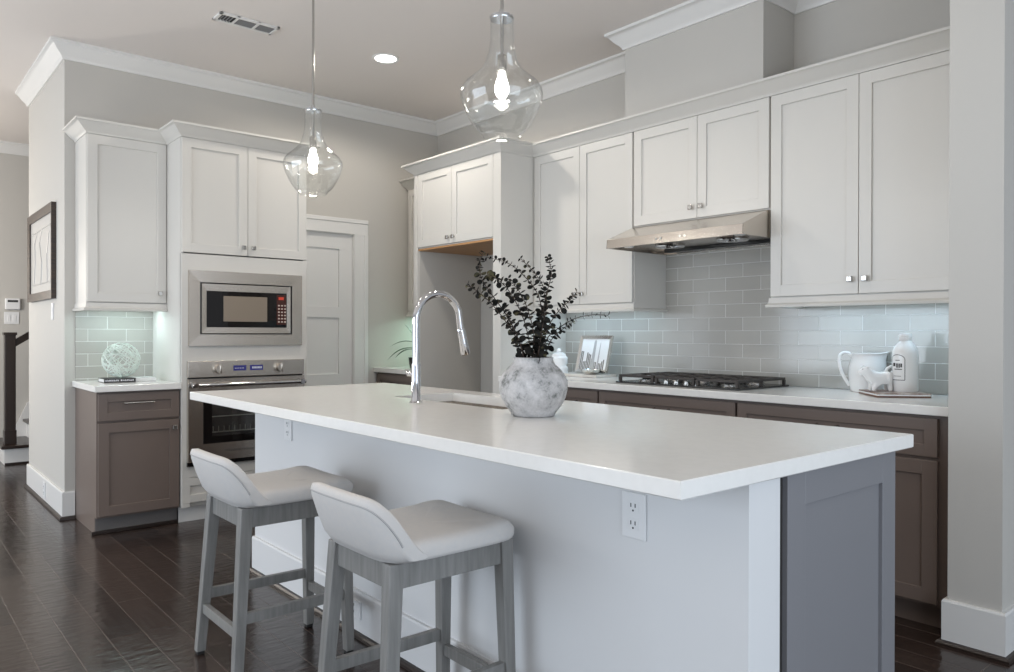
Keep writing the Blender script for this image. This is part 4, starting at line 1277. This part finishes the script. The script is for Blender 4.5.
# ------------------------------------------------------------------ left counter things
LZ = .8885
bk = thing('book', 'thin black-spined book under the twig orb', 'book', (.28, -2.66, LZ))
MB().box(.20, .36, -2.766, -2.584, LZ, LZ + .003).build('cover', 'inkdark', bk)
MB().box(.20, .36, -2.766, -2.584, LZ + .022, LZ + .025).build('cover', 'inkdark', bk)
MB().box(.357, .362, -2.766, -2.584, LZ, LZ + .025, .001).build('spine', 'inkdark', bk)
MB().box(.203, .357, -2.763, -2.587, LZ + .003, LZ + .022).build('pages', 'photo', bk)
mb = MB(); random.seed(8)
y_ = -2.758
while y_ < -2.60:
    w_ = random.uniform(.004, .010)
    if not -2.685 < y_ < -2.675: mb.box(.3615, .3628, y_, y_ + w_ * .75, LZ + .008, LZ + .008 + random.choice((.007, .009, .010)))
    y_ += w_ + .0015
mb.build('spine_print', 'glyph', bk)
bk2 = thing('book', 'pale thin book lying beside the black book against the oven tower', 'book', (.26, -2.50, LZ))
MB().box(.17, .335, -2.580, -2.455, LZ, LZ + .022, .001).build('cover', 'plate', bk2)
MB().box(.172, .3365, -2.578, -2.457, LZ + .003, LZ + .019).build('pages', 'photo', bk2)
ob_ = thing('twig_orb', 'openwork pale twig sphere resting on the thin black book', 'ornament', (.28, -2.655, LZ + .025))
mb = MB(); random.seed(4)
oc = Vector((.272, -2.648, LZ + .0255 + .113)); orad = .110
for k in range(26):
    n_ = Vector((random.gauss(0, 1), random.gauss(0, 1), random.gauss(0, 1))).normalized()
    a_ = n_.orthogonal().normalized(); b_2 = n_.cross(a_)
    off = random.uniform(-.55, .55) * orad; rr = math.sqrt(orad ** 2 - off ** 2)
    pts = [oc + n_ * off + (a_ * cos(2 * pi * j / 28) + b_2 * sin(2 * pi * j / 28)) * rr for j in range(29)]
    mb.tube(pts, .0022, 5, False)
mb.build('twigs', 'orb', ob_, 60)

# ------------------------------------------------------------------ framed print on the wall end
pf = thing('framed_print', 'dark walnut framed print on the wall end near the stairs', 'picture', (-.75, WY, 1.75))
T = fy(WY)
mb = MB(T); ring(mb, -1.23, -.268, 1.430, 2.075, -1.172, -.326, 1.488, 2.017, .0005, .030, .024)
mb.build('frame', 'darkframe', pf)
MB(T).box(-1.18, -.318, .002, .014, 1.48, 2.025).build('print', 'mirror', pf)
mb = MB(T)
for pts in ([(-1.02, 1.56), (-.98, 1.72), (-1.0, 1.86), (-.9, 1.93)], [(-.75, 1.54), (-.72, 1.70), (-.80, 1.85), (-.70, 1.94)], [(-.5, 1.55), (-.52, 1.75), (-.44, 1.9)], [(-1.1, 1.93), (-.4, 1.94)], [(-1.1, 1.55), (-.4, 1.55)]):
    for (a, b), (c_, d_) in zip(pts[:-1], pts[1:]):
        mb.tube([(a, .0142, b), (c_, .0142, d_)], .004, 5)
mb.build('drawing', 'sketch', pf)

# ------------------------------------------------------------------ hall: stairs, thermostat, switches
st = thing('staircase', 'white-risered staircase with dark treads at the far left beyond the wall', 'staircase', (-2.9, -2.5, 0))
y = -2.93
for k in range(6):
    y0 = y + (0 if k == 0 else .16 + .265 * (k - 1) + .10)
    z0, z1 = .172 * k, .172 * (k + 1)
    x1 = -2.60 if k == 0 else -2.66
    MB().box(-3.295, x1, y0, -.9, z0, z1 - .028).build('riser', 'trim', st)
    MB().box(-3.295, x1 + .028, y0 - .028, -.9 + .0, z1 - .028, z1, .006).build('tread', 'tread', st)
mb = MB(); mb.prism([(-2.80, .172), (-2.66, .172), (-1.0, 1.32), (-1.0, 1.62), (-2.66, .50)], -3.294, -3.27, 'x')
mb.build('wall_skirt', 'trim', st)
MB().box(-2.598, -2.58, -2.93, -.9, 0, .018, .003).build('shoe_moulding', 'shoe', st)
mb = MB(); nx, ny = -2.74, -2.872
mb.box(nx - .045, nx + .045, ny - .043, ny + .043, .172, 1.19, .004); mb.box(nx - .054, nx + .054, ny - .052, ny + .052, 1.175, 1.20, .004)
mb.box(nx - .050, nx + .050, ny - .048, ny + .048, .172, .30, .004)
np_ = mb.build('newel_post', 'tread', st)
mb = MB(); mb.hexa([(nx - .03, ny + .03, 1.06), (nx + .03, ny + .03, 1.06), (nx + .03, -1.2, 2.16), (nx - .03, -1.2, 2.16), (nx - .03, ny + .03, 1.13), (nx + .03, ny + .03, 1.13), (nx + .03, -1.2, 2.23), (nx - .03, -1.2, 2.23)])
mb.build('handrail', 'tread', st)
for k in range(5):
    yy = ny + .20 + k * .13
    zb_ = .172 * (2 + int(max(0, (yy - (-2.67)) / .265)))
    MB().box(nx - .015, nx + .015, yy - .015, yy + .015, .3, 1.10 + (yy - ny) * .66).build('baluster', 'trim', st)

th = thing('thermostat', 'white wall thermostat above the switch plate in the hall', 'thermostat', (-3.3, -2.78, 1.48))
T = fx(-3.3)
MB(T).box(-2.842, -2.716, .0003, .030, 1.424, 1.535, .008).build('case', 'plate', th)
MB(T).box(-2.822, -2.736, .0295, .0315, 1.497, 1.518).build('display', 'inkdark', th)
outlet('triple white switch plate under the thermostat in the hall', T, -2.786, 1.342, .125, .118, 'switch')
